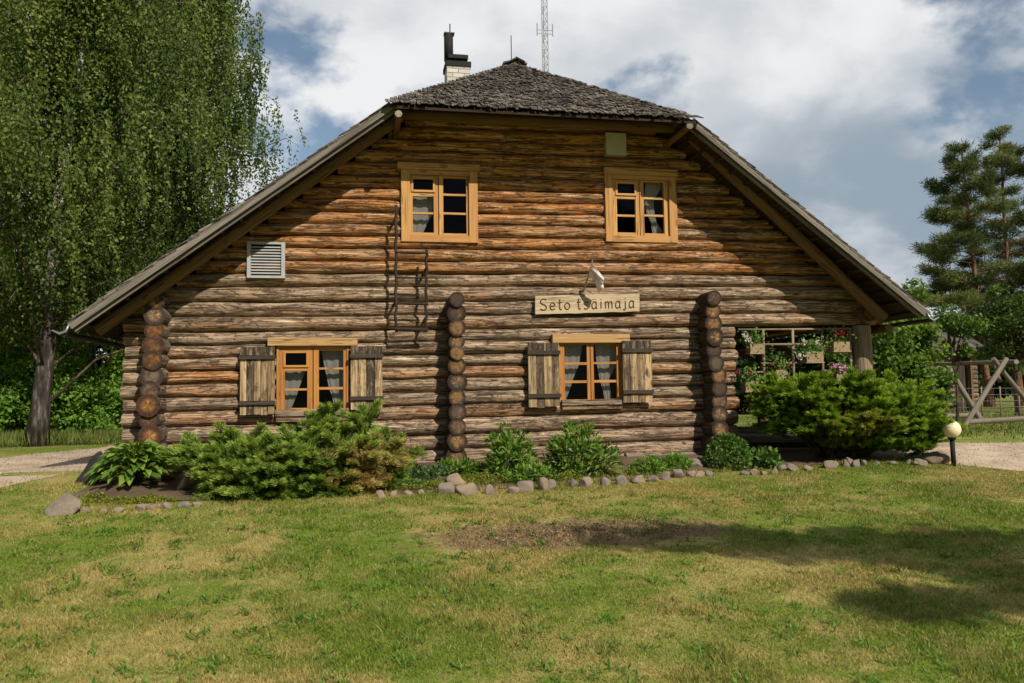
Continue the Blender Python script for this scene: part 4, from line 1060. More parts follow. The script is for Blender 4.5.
def pine(base, height, prof, label, seed, tr=.2, nwh=15, ln=.22, lean=(0, 0), top_bare=0):
    global rng
    rng = np.random.default_rng(seed); random.seed(seed)
    root = thing('pine_tree', tuple(map(float, base)), label, 'tree', 'pines right of the house'); b = Vector(base); m = MB()
    pts = trunk_mesh(m, b-Vector((0, 0, .1)), b+Vector((lean[0], lean[1], height)), tr, .035, .35, 16, seed*.9)
    Q, Dd, T = [], [], []
    for w_ in range(nwh):
        t = min(1, .2+.79*(w_+random.uniform(-.4, .4)*(w_ < nwh-1))/(nwh-1)); a0 = pts[min(16, int(t*16))].lerp(pts[min(16, int(t*16)+1)], t*16-int(t*16)) if t < 1 else pts[-1]
        for k in range(random.choice([3, 4, 5, 5])):
            if random.random() < .2: continue
            tb = min(.99, max(.17, t+random.uniform(-.035, .035))); a0 = pts[min(15, int(tb*16))].lerp(pts[min(16, int(tb*16)+1)], tb*16-int(tb*16)); an = k*1.257+w_*.7+random.uniform(-.35, .35); L = prof(tb)*random.uniform(.4, 1.25)
            dr = Vector((math.cos(an), math.sin(an), 0)); lift = (.5*t-.2+random.uniform(-.18, .18))*L
            c = [a0, a0+dr*L*.35+Vector((0, 0, lift*.45)), a0+dr*L*.7+Vector((0, 0, lift*.65-.03*L)), a0+dr*L+Vector((0, 0, lift*.9+.05*L))]
            m.tube(c, [.05*(1.25-t), .035*(1.25-t), .022*(1.25-t)+.004, .006], .5, 5)
            nt = max(10, int(L*29)); tone = random.uniform(.0, .8)
            sd = Vector((-dr.y, dr.x, 0))
            for s in range(nt):
                u = .35+.65*random.random()**.55; i = min(2, int(u*3)); p = c[i].lerp(c[i+1], u*3-i)
                off = random.uniform(-1, 1)*L*.42*(1.15-u*.6); p = p+sd*off+dr*abs(off)*.4+Vector((0, 0, random.uniform(-.16, .22)+.02*L))
                Q.append(p); Dd.append(dr*.6+sd*(.6 if off > 0 else -.6)+Vector((0, 0, .5))); T.append(tone+random.uniform(-.25, .25))
    part(m, 'trunk', PINEBARK, root, True)
    Q, Dd, T = np.array(Q), unit(np.array(Dd)), np.array(T); per = 26
    q = np.repeat(Q, per, axis=0)+rng.normal(size=(len(Q)*per, 3))*np.array([.15, .15, .07]); d = unit(np.repeat(Dd, per, axis=0)*.9+rdir(len(q))*.9); n = len(q)
    V = rhombs(q, d, rdir(n)+np.array([0, 0, .3]), rng.uniform(.6, 1.2, n)*ln, np.full(n, .034), 0)
    quads('crown', V, L_PINE, np.repeat(T, per)+rng.uniform(-.2, .2, n), 4, root, root.location)

def juniper(lobes, n, leaf, label, brown=None, seed=1, ln=.05, tw=13, upright=.25, plumes=240):
    """spreading juniper: feathery fronds growing out of overlapping lobes"""
    global rng
    rng = np.random.default_rng(seed); random.seed(seed)
    c0 = np.mean([l[0] for l in lobes], axis=0); base = (float(c0[0]), float(c0[1]), gz(c0[0], c0[1]))
    root = thing('juniper_shrub', base, label, 'shrub', 'junipers in front of the house'); m = MB()
    q_all, d_all, t_all, w_all = [], [], [], []; area = [r[0]*r[1]+r[0]*r[2]+r[1]*r[2] for _, r in lobes]
    def fronds(start, dirn, Lf, ft, nodes, droop_k, lift, wide=.8, per=7):
        k = len(start); flat = unit(np.cross(dirn, np.array([0, 0, 1.0])+rdir(k)*.5))
        for i in range(nodes):
            s = (i+.6)/nodes; p = start+dirn*(Lf*s)[:, None]+np.array([0, 0, 1])*((lift*s-droop_k*s*s)*Lf)[:, None]
            for j in range(per):
                sgn = 1 if j % 2 else -1
                dd = unit(dirn*.9+flat*(sgn*wide*(1.1-s))+rdir(k)*.28)
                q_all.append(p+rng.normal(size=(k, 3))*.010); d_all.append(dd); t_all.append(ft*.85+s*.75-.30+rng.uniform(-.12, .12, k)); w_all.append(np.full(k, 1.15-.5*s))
    for (c, r), ar in zip(lobes, area):
        k = int(n*ar/sum(area)); u = rdir(k); u[:, 2] = np.abs(u[:, 2])*1.0-.25*rng.uniform(0, 1, k); u = unit(u)
        bump = 1+.16*vnoise(u[:, 0]*2.6+c[0]*3, u[:, 2]*2.6, c[1]+u[:, 1]*2.6)
        tip = np.array(c)+u*np.array(r)*(rng.uniform(.75, 1.02, k)*bump)[:, None]; root_ = np.array(c)+u*np.array(r)*rng.uniform(.15, .5, (k, 1))*np.array([1, 1, .8])
        dirn = unit(unit(tip-root_)*np.array([1, 1, .6])+np.array([0, 0, upright])+rdir(k)*.3)
        Lf = rng.uniform(.24, .5, k)*min(1.0, .6+r[2]*.6)
        fronds(tip-dirn*Lf[:, None], dirn, Lf, rng.uniform(.0, .6, k), tw, .2, 0)
        # long arching plumes that break the outline, each carrying side sprays
        k = max(10, int(plumes*ar/sum(area))); u = rdir(k); u[:, 2] = np.abs(u[:, 2])*.9+.05; u[:, 1] -= .25; u = unit(u)
        base_ = np.array(c)+u*np.array(r)*.5; dirn = unit(u*np.array([1, 1, .5])+np.array([0, 0, .25])+rdir(k)*.25); L = rng.uniform(.26, .52, k)*min(1.0, .5+r[2]); ft = rng.uniform(.25, .8, k)
        m_ = 12
        for i in range(m_):
            s = (i+1)/m_; p = base_+dirn*(L*s)[:, None]+np.array([0, 0, 1])*((.12*s-.30*s*s)*L)[:, None]
            flat = unit(np.cross(dirn, np.array([0, 0, 1.0])+rdir(k)*.35))
            for sg in (-1, 1):
                d2 = unit(dirn*.85+flat*sg*.75+rdir(k)*.15+np.array([0, 0, .05])); fronds(p, d2, L*.34*(1.15-s*.75), ft+.3*s-.1, 6, .25, 0, .6, 4)
    q, d, t, ww = np.concatenate(q_all), np.concatenate(d_all), np.concatenate(t_all), np.concatenate(w_all)
    if brown is not None:
        for (bc, br, pr) in brown:
            dist = np.linalg.norm((q-np.array(bc))/np.array(br), axis=1); nz = vnoise(q[:, 0]*4.5, q[:, 1]*4.5, q[:, 2]*4.5)
            hit = (dist+nz*.9 < 1) & (rng.uniform(0, 1, len(q)) < pr); t[hit] = 1.6
    ok = q[:, 2] > gzv(q[:, 0], q[:, 1])+.015; q, d, t, ww = q[ok], d[ok], t[ok], ww[ok]; k = len(q)
    V = rhombs(q, d, unit(rdir(k)+np.array([0, -.5, .8])), rng.uniform(.7, 1.35, k)*ln, ww*ln*.21, 0)
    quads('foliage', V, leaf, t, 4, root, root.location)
    for (c, r) in lobes:
        for i in range(10):
            an = random.uniform(0, 6.28); e = Vector(c)+Vector((math.cos(an)*r[0]*.75, math.sin(an)*r[1]*.75, r[2]*random.uniform(-.2, .5))); s = Vector((c0[0]+random.uniform(-.3, .3), c0[1]+random.uniform(.15, .4), base[2]-.03))
            m.tube([s, s.lerp(e, .5)+Vector((0, 0, .08)), e], [.025, .018, .006], .5, 6)
    part(m, 'branches', BARK, root, True)

def px_lobe(px, py, rx, rz, Y, ry):
    p = P(px, py, Y); s = DEP(p)/FPX; return (p, np.array([rx*s*.9, ry*.9, rz*s*.82]))

# left juniper: wide, low, feathery, with dry brown tips at its right end
jl = [px_lobe(228, 468, 42, 32, -1.55, .5), px_lobe(260, 474, 50, 36, -1.75, .5), px_lobe(300, 470, 55, 38, -1.7, .55), px_lobe(350, 468, 50, 36, -1.6, .5), px_lobe(385, 465, 30, 30, -1.5, .45), px_lobe(325, 448, 32, 30, -1.25, .4), px_lobe(240, 455, 45, 22, -1.3, .4), px_lobe(362, 436, 13, 26, -1.15, .2), px_lobe(322, 432, 16, 24, -1.15, .2), px_lobe(196, 462, 26, 20, -1.35, .28), px_lobe(232, 487, 40, 20, -1.7, .4), px_lobe(270, 490, 52, 20, -1.85, .4), px_lobe(330, 489, 52, 20, -1.82, .4), px_lobe(380, 482, 30, 20, -1.7, .35)]
bp = P(380, 460, -1.9); bp2 = P(350, 480, -2.0); bp3 = P(345, 452, -2.0)
juniper(jl, 2300, L_JUN, 'wide feathery green juniper with dry brown tips under the left window', [(bp, (.36, .8, .24), .5), (bp2, (.34, .7, .12), .5), (bp3, (.3, .6, .12), .3)], 5, .058, 14, .3)
# right juniper: taller, yellow green
jr = [px_lobe(800, 405, 52, 34, -0.77, .6), px_lobe(850, 400, 50, 30, -0.87, .6), px_lobe(895, 415, 48, 36, -0.92, .6), px_lobe(835, 425, 60, 26, -0.97, .6), px_lobe(915, 430, 34, 28, -1.02, .5), px_lobe(780, 402, 34, 22, -.5, .45), px_lobe(870, 425, 45, 30, -1.17, .4), px_lobe(905, 442, 34, 20, -1.07, .4), px_lobe(862, 440, 50, 18, -0.92, .4), px_lobe(800, 426, 46, 18, -0.67, .4)]
b1 = P(862, 430, -1.35)
juniper(jr, 2900, L_JUNB, 'tall bright yellow-green juniper in front of the veranda', [(b1, (.4, .6, .3), .35)], 9, .066, 14, .3)

# broad-leaved plants
def hosta(c, R_, Hh, n, leaf, label, size=.2, seed=3, group=None, name='hosta_plant', edge=.55):
    random.seed(seed); c = Vector(tuple(map(float, c))); root = thing(name, tuple(c), label, 'plant', group); m = MB(); st = MB()
    for i in range(n):
        f = (i+.5)/n; an = i*2.399+random.uniform(-.3, .3); rr = R_*math.sqrt(f)*random.uniform(.75, 1.0); zt = Hh*(1-.75*f**1.6)*random.uniform(.8, 1.1)
        tipb = Vector((math.cos(an)*rr*.75, math.sin(an)*rr*.75, zt)); d = Vector((math.cos(an), math.sin(an), .55-.75*f)).normalized(); sd = d.cross(Vector((0, 0, 1))).normalized(); up = sd.cross(d)
        L = size*random.uniform(.75, 1.2); Wd = L*edge*random.uniform(.9, 1.1); roll = random.uniform(-.5, .5)
        sd2 = sd*math.cos(roll)+up*math.sin(roll); up2 = up*math.cos(roll)-sd*math.sin(roll); vs, fs = [], []; K_ = 6
        for a in range(K_+1):
            t = a/K_; wv = math.sin(math.pi*min(1, t*.95+.05)**.75)*Wd/2+.002; cen = c+tipb+d*(L*t)-Vector((0, 0, 1))*(L*.28*t*t)
            for k in (-1, -.5, 0, .5, 1): vs.append(cen+sd2*(k*wv)+up2*(abs(k)*wv*.45+.006*math.sin(k*9+t*8)))
        for a in range(K_):
            for k in range(4): q = a*5+k; fs.append((q, q+1, q+6, q+5))
        tn = random.uniform(.1, .9); m.add(vs, fs, tn if leaf is not L_VAR else [tn*.3+.7*(abs(k) > .6) for a in range(K_+1) for k in (-1, -.5, 0, .5, 1)])
        st.tube([c+Vector((random.uniform(-.04, .04), random.uniform(-.04, .04), -.02)), c+tipb*.6+Vector((0, 0, zt*.25)), c+tipb], .006, .4, 5)
    part(m, 'leaves', leaf, root, True); part(st, 'stalks', leaf, root, True); return root
p = G(127, 490); hosta((p[0], p[1]+.35, gz(p[0], p[1]+.35)), .58, .45, 190, L_HOSTA, 'big glossy hosta at the left corner of the house', .19, 3)

def leafy(c, r, n, leaf, label, ln, wd, name, cat='plant', group=None, stems=10, seed=2, shell=.3, per=9, flat=.5, cr=.09, upd=.5):
    """leafy herbaceous clump standing on the ground: centre c (ground), radii r"""
    global rng
    rng = np.random.default_rng(seed); random.seed(seed)
    c = np.array([float(x) for x in c]); root = thing(name, tuple(c), label, cat, group)
    u = rdir(n); u[:, 2] = np.abs(u[:, 2]); s = rng.uniform(shell, 1, (n, 1))**.6
    q = c+u*s*np.array(r); q[:, 2] = np.maximum(q[:, 2], c[2]+.02)
    C_ = np.repeat(q, per, axis=0); k = len(C_); dd = unit(np.repeat(u, per, axis=0)*.8+rdir(k)*.9+np.array([0, 0, upd*.4]))
    C_ = C_+dd*cr*.3; nrm = unit(np.repeat(u, per, axis=0)*.6+rdir(k)*.6+np.array([0, -.1, .6]))
    t = np.repeat(rng.uniform(.1, .75, n), per)+rng.uniform(-.2, .25, k)+.25*(np.repeat(s[:, 0], per)-.7)
    V = rhombs(C_, dd, nrm, rng.uniform(.7, 1.25, k)*ln, rng.uniform(.7, 1.2, k)*wd, .15); V[:, :, 2] = np.maximum(V[:, :, 2], c[2]+.004)
    m = MB()
    for i in range(stems):
        e = q[random.randrange(n)]; m.tube([Vector(c)+Vector((random.uniform(-.4, .4)*r[0]*.5, random.uniform(-.3, .3)*r[1]*.5, -.02)), Vector(c).lerp(Vector(e), .6)+Vector((0, 0, .02)), Vector(e)], .005, .3, 5)
    if stems: part(m, 'stems', leaf, root, True)
    quads('foliage', V, leaf, t, 4, root, root.location); return root
def at(px, py): p = G(px, py); return (float(p[0]), float(p[1]), gz(p[0], p[1]))
def lp(px, py, dy=0.0):
    p = at(px, py); return (p[0], p[1]+dy, gz(p[0], p[1]+dy))
leafy(lp(510, 477, .1), (.33, .28, .66), 190, L_PEONY, 'leafy peony bush beside the middle log column', .11, .034, 'peony_bush', 'shrub', 'peony bushes', 16, 21, .25, 8)
leafy(lp(580, 477, .25), (.42, .3, .68), 240, L_PEONY, 'wider leafy peony bush under the right lower window', .11, .034, 'peony_bush', 'shrub', 'peony bushes', 18, 22, .25, 8)
leafy(lp(733, 469, .15), (.34, .3, .44), 420, L_BOX, 'round dense green mound plant by the right log column', .045, .032, 'mound_shrub', 'shrub', None, 12, 23, .7, 9)
leafy(lp(768, 469, .1), (.24, .2, .26), 90, L_BOX, 'loose low plant to the right of the round green mound', .07, .045, 'low_plant', 'plant', None, 8, 24, .2, 7)
hosta(lp(607, 478, .12), .27, .24, 34, L_VAR, 'cream-edged hosta right of the wider peony', .15, 31, 'cream-edged hostas', edge=.32)
hosta(lp(556, 476, .12), .2, .18, 22, L_VAR, 'cream-edged hosta between the two peonies', .13, 32, 'cream-edged hostas', edge=.32)
leafy(lp(532, 484, .12), (.34, .2, .2), 130, L_PEONY, 'low leafy plant in front of the peony beside the middle column', .07, .03, 'low_plant', 'plant', None, 8, 25, .2, 7)
leafy(lp(652, 475, .12), (.24, .18, .2), 130, L_HEDGE, 'low feathery plant left of the pair below the right shutter', .06, .02, 'low_plant', 'plant', None, 6, 26, .3, 8)
leafy(lp(679, 471, .12), (.22, .18, .19), 120, L_HEDGE, 'low feathery plant nearer the right log column', .06, .02, 'low_plant', 'plant', None, 6, 27, .3, 8)
leafy(lp(425, 484, .3), (.4, .3, .17), 170, L_BLUE, 'low blue-green spreading plant right of the brown-tipped juniper', .055, .022, 'low_plant', 'plant', None, 6, 28, .2, 8)
leafy(lp(458, 478, .25), (.36, .22, .17), 150, L_PEONY, 'low green plant at the foot of the middle log column', .06, .03, 'low_plant', 'plant', None, 6, 29, .2, 8)
leafy(lp(612, 470, .25), (.2, .15, .3), 60, L_PEONY, 'small upright plant behind the cream-edged hosta', .08, .03, 'low_plant', 'plant', None, 8, 30, .2, 7)
def cover(pts, n, leaf, name, h=.06, ln=.028, seed=1):
    """creeping ground cover over a list of (px,py,rx,ry) patches, one uncountable mass"""
    g_ = np.random.default_rng(seed); Q = []
    for (px, py, rx, ry) in pts:
        c = at(px, py); k = int(n*rx*ry/sum(a[2]*a[3] for a in pts)); an = g_.uniform(0, 6.283, k); rr = np.sqrt(g_.uniform(0, 1, k))
        x = c[0]+np.cos(an)*rr*rx; y = c[1]+np.sin(an)*rr*ry
        hh = h*(1-rr**2)*(.6+.8*np.array([mnoise.noise(Vector((a*6, b*6, seed))) for a, b in zip(x, y)]).clip(-.5, 1))
        z = np.array([gz(a, b) for a, b in zip(x, y)])+.015+np.maximum(0, hh)*g_.uniform(.3, 1, k); Q.append(np.stack([x, y, z], 1))
    q = np.concatenate(Q); k = len(q)
    V = rhombs(q, rdir(k)+np.array([0, 0, .4]), rdir(k)*.7+np.array([0, 0, .8]), rng.uniform(.7, 1.3, k)*ln, rng.uniform(.6, 1.1, k)*ln*.7, .1)
    o = quads(name, V, leaf, rng.uniform(0, 1, k), 4); o['kind'] = 'stuff'; return o
o = cover([(480, 482, .38, .24), (455, 486, .3, .14), (565, 480, .3, .16), (620, 476, .4, .12), (115, 504, .5, .13), (90, 501, .2, .12), (150, 503, .3, .1), (430, 489, .3, .14)], 9000, L_SED, 'sedum_cover', .11)
tag(o, 'yellow-green creeping sedum between the border stones and the shrubs', 'ground cover')
o = cover([(405, 486, .35, .22), (440, 474, .5, .2), (520, 472, .4, .2), (700, 464, .2, .1), (925, 458, .3, .2), (660, 466, .5, .12)], 6000, L_BOX, 'creeping_cover', .09, .03, 4)
tag(o, 'darker green creeping plants on the soil close to the wall', 'ground cover')

# ------------------------------------------------------------------ stones
def rock(px, py, w_, h_, label, name='border_stone', group='stones edging the flower bed', Y=None, seed=None, tone=None, rot=0.0, depth=.8, sink=.5, lean=0.0):
    """py is the foot of the stone in the picture, w_,h_ its size in pixels"""
    import bmesh
    p = at(px, py); s = DEP(p)/FPX; jw = random.uniform(.85, 1.35) if name == 'border_stone' else 1; rx, rz = w_*s/2*jw, h_*s*random.uniform(.85, 1.3); ry = rx*depth
    bm = bmesh.new(); bmesh.ops.create_icosphere(bm, subdivisions=3, radius=1); o_ = random.random()*90
    cut = [(Vector((random.gauss(0, 1), random.gauss(0, 1), random.gauss(0, .6))).normalized(), random.uniform(.45, .8)) for _ in range(11)]
    for v in bm.verts:
        c = v.co.copy()
        for nrm, dd in cut:
            e = c.dot(nrm)-dd
            if e > 0: c -= nrm*e*.96
        c *= 1+.16*mnoise.noise(c*1.3+Vector((o_, 0, 0)))+.05*mnoise.noise(c*4+Vector((o_, 3, 0)))
        v.co = c
    mz = max(v.co.z for v in bm.verts); nz = min(v.co.z for v in bm.verts); mx = max(abs(v.co.x) for v in bm.verts)
    me = bpy.data.meshes.new(name)
    for v in bm.verts:
        z = (v.co.z-nz)/(mz-nz); x = v.co.x/mx*rx; y = v.co.y/mx*ry; zz = (z*(1+sink)-sink)*rz; v.co = Vector((x+lean*zz, y, zz))
    bm.to_mesh(me); bm.free(); me.materials.append(ROCK_SHADED if name == 'standing_stone' else ROCK)
    for q in me.polygons: q.use_smooth = True
    a = me.attributes.new('tone', 'FLOAT', 'POINT'); a.data.foreach_set('value', [tone if tone is not None else random.random()]*len(me.vertices))
    o = bpy.data.objects.new(name, me); COL.objects.link(o); o.location = (p[0], p[1]+ry*.5, gz(p[0], p[1]+ry*.5)); o.rotation_euler = (0, 0, rot)
    return tag(o, label, 'stone', group)
random.seed(41)
rock(61, 515, 36, 20, 'large pale boulder on the lawn in front of the hosta', 'boulder', None, tone=.35)
rock(86, 484, 24, 31, 'shade-toned stone standing tilted left of the hosta', 'standing_stone', None, tone=.05, depth=.45, lean=.35)
rock(447, 495, 20, 13, 'grey border stone leftmost of the trio in front of the middle log column')
rock(456, 487, 19, 12, 'pale border stone sitting behind and on top of the trio by the middle log column')
rock(467, 495, 20, 10, 'flat grey border stone rightmost of the trio by the middle log column')
A_ = 'small border stone beside the brown-tipped juniper'
for x, y, w_, h_ in ((381, 498, 9, 7), (394, 497, 8, 5), (409, 496, 10, 6), (421, 495, 9, 6)): rock(x, y, w_, h_, A_)
B_ = 'rounded border stone along the bed below the two peonies'
for x, y, w_, h_ in ((489, 495, 14, 10), (513, 494, 12, 8), (527, 492, 17, 9), (543, 491, 14, 11), (553, 489, 10, 8), (573, 488, 10, 7), (587, 488, 18, 10)): rock(x, y, w_, h_, B_)
C2 = 'border stone along the bed right of the cream-edged hosta'
for x, y, w_, h_ in ((606, 486, 13, 9), (622, 485, 16, 9), (640, 483, 16, 7), (655, 482, 14, 6), (668, 480, 13, 7), (680, 478, 12, 8)): rock(x, y, w_, h_, C2)
D2 = 'small rubble stone at the foot of the right log column'
for x, y, w_, h_ in ((692, 477, 10, 7), (700, 477, 9, 6), (709, 476, 9, 5), (697, 468, 14, 10), (708, 466, 12, 9), (690, 463, 8, 5)): rock(x, y, w_, h_, D2)
E2 = 'pale border stone between the green mound and the right juniper'
for x, y, w_, h_ in ((745, 475, 8, 4), (755, 475, 9, 5), (765, 475, 8, 4), (776, 474, 10, 7), (783, 471, 11, 6), (794, 471, 14, 6), (810, 471, 12, 5)): rock(x, y, w_, h_, E2)
F2 = 'border stone in the heap under the right juniper'
for x, y, w_, h_ in ((832, 469, 15, 8), (846, 467, 9, 7), (852, 466, 9, 8), (858, 467, 9, 6), (864, 466, 6, 5), (878, 465, 8, 4), (895, 465, 9, 4), (910, 465, 10, 5)): rock(x, y, w_, h_, F2)
rock(922, 466, 14, 6, 'flat stone under the right tip of the right juniper'); rock(943, 464, 22, 12, 'broad tan stone beside the globe lamp', tone=.9)
H2 = 'low stone edging the soil in front of the hosta'
for x, y, w_, h_ in ((84, 513, 10, 6), (117, 513, 13, 5), (141, 511, 11, 6), (152, 510, 10, 5), (165, 509, 12, 6), (183, 508, 14, 5), (196, 507, 9, 4), (103, 513, 8, 4)): rock(x, y, w_, h_, H2)
J2 = 'pale rubble stone at the corner between the hosta and the left juniper'
for x, y, w_, h_ in ((185, 490, 22, 10), (178, 479, 16, 12), (186, 470, 12, 9), (196, 484, 14, 9)): rock(x, y, w_, h_, J2, tone=.8)

# ------------------------------------------------------------------ globe lamp
def lamp():
    p = at(954, 466); s = DEP(p)/FPX; root = thing('garden_lamp', p, 'short garden lamp with an opal globe on a black post by the path', 'lamp')
    m = MB(); zt = p[2]+26*s; m.tube([(p[0], p[1], p[2]-.05), (p[0]-.01, p[1], zt)], .033, .5, 12); part(m, 'post', BLACKM, root, True)
    c = MB(); c.tube([(p[0]-.01, p[1], zt), (p[0]-.01, p[1], zt+.045)], [.05, .06], .5, 16); part(c, 'collar', BLACKM, root, True)
    import bmesh
    bm = bmesh.new(); bmesh.ops.create_uvsphere(bm, u_segments=32, v_segments=20, radius=8.8*s); g_ = MB()
    bm.verts.ensure_lookup_table(); off = Vector((p[0]-.01, p[1], zt+8.8*s+.025)); g_.add([v.co+off for v in bm.verts], [tuple(v.index for v in f.verts) for f in bm.faces]); bm.free()
    part(g_, 'globe', GLOBE, root, True)
lamp()

# ------------------------------------------------------------------ lawn blades
def grass():
    g_ = np.random.default_rng(77)
    def area(n, x0, x1, y0, y1):
        return g_.uniform(x0, x1, n), g_.uniform(y0, y1, n)
    X, Y = [], []
    for n, a in ((380000, (-5.2, 3.2, -9.0, -5.9)), (320000, (-7.2, 7.4, -5.9, -3.2)), (240000, (-9.0, 9.5, -3.2, -.6))):
        x, y = area(n, *a); X.append(x); Y.append(y)
    x, y = np.concatenate(X), np.concatenate(Y)
    dist = np.hypot(x-CAM[0], y-CAM[1])
    vx, vy = x-CAM[0], y-CAM[1]; lat = vx*CR[0]+vy*CR[1]; fw_ = vx*CF[0]+vy*CF[1]
    ok = (fw_ > 3.2) & (np.abs(lat) < fw_*.74)
    x, y, dist = x[ok], y[ok], dist[ok]
    # keep off bed, roads, earth patch
    pn = vnoise(x*1.3, y*1.3, 2.0)*.6+vnoise(x*3.1, y*3.1, 5.0)*.4
    r = np.hypot((x+.02)/1.6, (y+4.33)/.62)+pn*.7
    ok = ~(insidev(BED, x, y) | insidev(ROAD, x, y) | insidev(PATH, x, y))
    ok &= (r > .95) | (g_.uniform(0, 1, len(x)) < .10)
    # thinner where dry
    ok &= g_.uniform(0, 1, len(x)) < np.clip(.78+pn*.7, .25, 1)
    x, y, dist, pn = x[ok], y[ok], dist[ok], pn[ok]; n = len(x)
    z = gzv(x, y)+np.where(y < -2.6, .02*vnoise(x*.4, y*.4), 0)-.004
    b0 = np.stack([x, y, z], 1); an = g_.uniform(0, 6.283, n); h = g_.uniform(.010, .031, n)*(1+.5*np.clip(pn, -.6, 1)); wd = g_.uniform(.0022, .0045, n)*(.6+dist/9)
    tuft = vnoise(x*3.2, y*3.2, 7.0); h *= np.where(tuft > .5, 1.7, 1.0)
    side = np.stack([np.cos(an), np.sin(an), np.zeros(n)], 1)*wd[:, None]; lean = np.stack([g_.normal(size=n)*.6, g_.normal(size=n)*.6, np.ones(n)], 1)
    tip = b0+lean*h[:, None]; V = np.stack([b0-side, b0+side, tip], 1)
    o = quads('lawn_grass', V, BLADE, g_.uniform(0, 1, n), 3); o['kind'] = 'stuff'; tag(o, 'short patchy mown grass, green in places and straw dry in others', 'grass')
    # broad weeds (clover, plantain rosettes) dotted over the lawn
    k = 800; wx, wy = g_.uniform(-5, 4, k), g_.uniform(-8.4, -2.6, k); per = 16
    cx = np.repeat(wx, per)+g_.normal(size=k*per)*.035; cy = np.repeat(wy, per)+g_.normal(size=k*per)*.035; cz = np.array([gz(a, b) for a, b in zip(cx, cy)])+.006
    q = np.stack([cx, cy, cz], 1); m = len(q); dd = np.stack([g_.normal(size=m), g_.normal(size=m), g_.uniform(.25, 1.0, m)], 1)
    V = rhombs(q, dd, rdir(m)*.3+np.array([0, 0, 1]), g_.uniform(.03, .075, m), g_.uniform(.008, .018, m), .1)
    o = quads('lawn_weeds', V, L_HEDGE, g_.uniform(-.1, .55, m), 4); o['kind'] = 'stuff'; tag(o, 'small broad-leaved weeds scattered through the lawn', 'weeds')
grass()
def gravel():
    g_ = np.random.default_rng(8); Q = []
    for poly, bb, n in ((ROAD, (-10, -5, -2.5, 7), 7000), (PATH, (5.8, 11, -4.5, 1), 5000)):
        x, y = g_.uniform(bb[0], bb[1], n), g_.uniform(bb[2], bb[3], n); ok = insidev(poly, x, y); x, y = x[ok], y[ok]; Q.append(np.stack([x, y, gzv(x, y)+.008], 1))
    q = np.concatenate(Q); m = len(q); sz = g_.uniform(.008, .03, m)
    V = rhombs(q, np.stack([g_.normal(size=m), g_.normal(size=m), g_.uniform(-.1, .5, m)], 1), np.stack([g_.normal(size=m)*.4, g_.normal(size=m)*.4, np.ones(m)], 1), sz, sz*.8, .25)
    o = quads('gravel', V, GRAV, g_.uniform(0, 1, m), 4); o['kind'] = 'stuff'; tag(o, 'loose gravel and grit lying on the sandy road and path', 'gravel')
gravel()
def crumbs():
    g_ = np.random.default_rng(28); m = 3600; x, y = g_.normal(size=m)*.75-.02, g_.normal(size=m)*.3-4.33
    sz = g_.uniform(.006, .026, m); q = np.stack([x, y, gzv(x, y)+.02*vnoise(x*.4, y*.4)+.004], 1)
    V = rhombs(q, np.stack([g_.normal(size=m), g_.normal(size=m), g_.uniform(-.1, .6, m)], 1), np.stack([g_.normal(size=m)*.5, g_.normal(size=m)*.5, np.ones(m)], 1), sz, sz*.8, .3)
    o = quads('soil_crumbs', V, CRUMB, g_.uniform(0, 1, m), 4); o['kind'] = 'stuff'; tag(o, 'dry soil crumbs on the bare patch in the lawn', 'soil')
crumbs()
def edge_grass():
    g_ = np.random.default_rng(18); Q, K = [], []
    for poly, pick, n, w_ in ((BED, lambda x, y: y < -.6, 9000, .05), (ROAD, lambda x, y: (y > -6) & (y < 9) & (x > -11), 9000, .12), (PATH, lambda x, y: x < 12, 6000, .1)):
        p = np.array(poly); q = np.roll(p, -1, 0); i = g_.integers(0, len(p), n); t = g_.uniform(0, 1, (n, 1)); r = p[i]+(q[i]-p[i])*t+g_.normal(size=(n, 2))*w_; r = r[pick(r[:, 0], r[:, 1])]
        dens = vnoise(r[:, 0]*2.2, r[:, 1]*2.2, 3.0); r = r[dens > -.25]; Q.append(r)
    r = np.concatenate(Q); m = len(r); q = np.stack([r[:, 0], r[:, 1], gzv(r[:, 0], r[:, 1])-.003], 1); an = g_.uniform(0, 6.283, m)
    sd = np.stack([np.cos(an), np.sin(an), 0*an], 1)*g_.uniform(.003, .007, m)[:, None]; tip = q+np.stack([g_.normal(size=m)*.5, g_.normal(size=m)*.5, np.ones(m)], 1)*g_.uniform(.03, .085, m)[:, None]
    o = quads('edge_grass', np.stack([q-sd, q+sd, tip], 1), BLADE, g_.uniform(0, 1, m), 3); o['kind'] = 'stuff'; tag(o, 'longer ragged grass along the border stones and path edges', 'grass')
edge_grass()
def tall_strip(pts, n, h, name, label, seed, leaf=L_TALL):
    g_ = np.random.default_rng(seed); Q = []
    for (x0, y0, x1, y1, wd) in pts:
        k = n//len(pts); t = g_.uniform(0, 1, k); Q.append(np.stack([x0+(x1-x0)*t+g_.normal(size=k)*wd*.4, y0+(y1-y0)*t+g_.normal(size=k)*wd, np.zeros(k)], 1))
    q = np.concatenate(Q); m = len(q)
    keep = ~(insidev(ROAD, q[:, 0], q[:, 1]) | insidev(PATH, q[:, 0], q[:, 1])); q = q[keep]; m = len(q)
    q[:, 2] = gzv(q[:, 0], q[:, 1])
    V = rhombs(q, np.stack([g_.normal(size=m)*.3, g_.normal(size=m)*.3, np.ones(m)], 1), rdir(m), g_.uniform(.4, 1.1, m)*h, np.full(m, .022), 0)
    o = quads(name, V, leaf, g_.uniform(0, 1, m), 4); o['kind'] = 'stuff'; tag(o, label, 'grass')
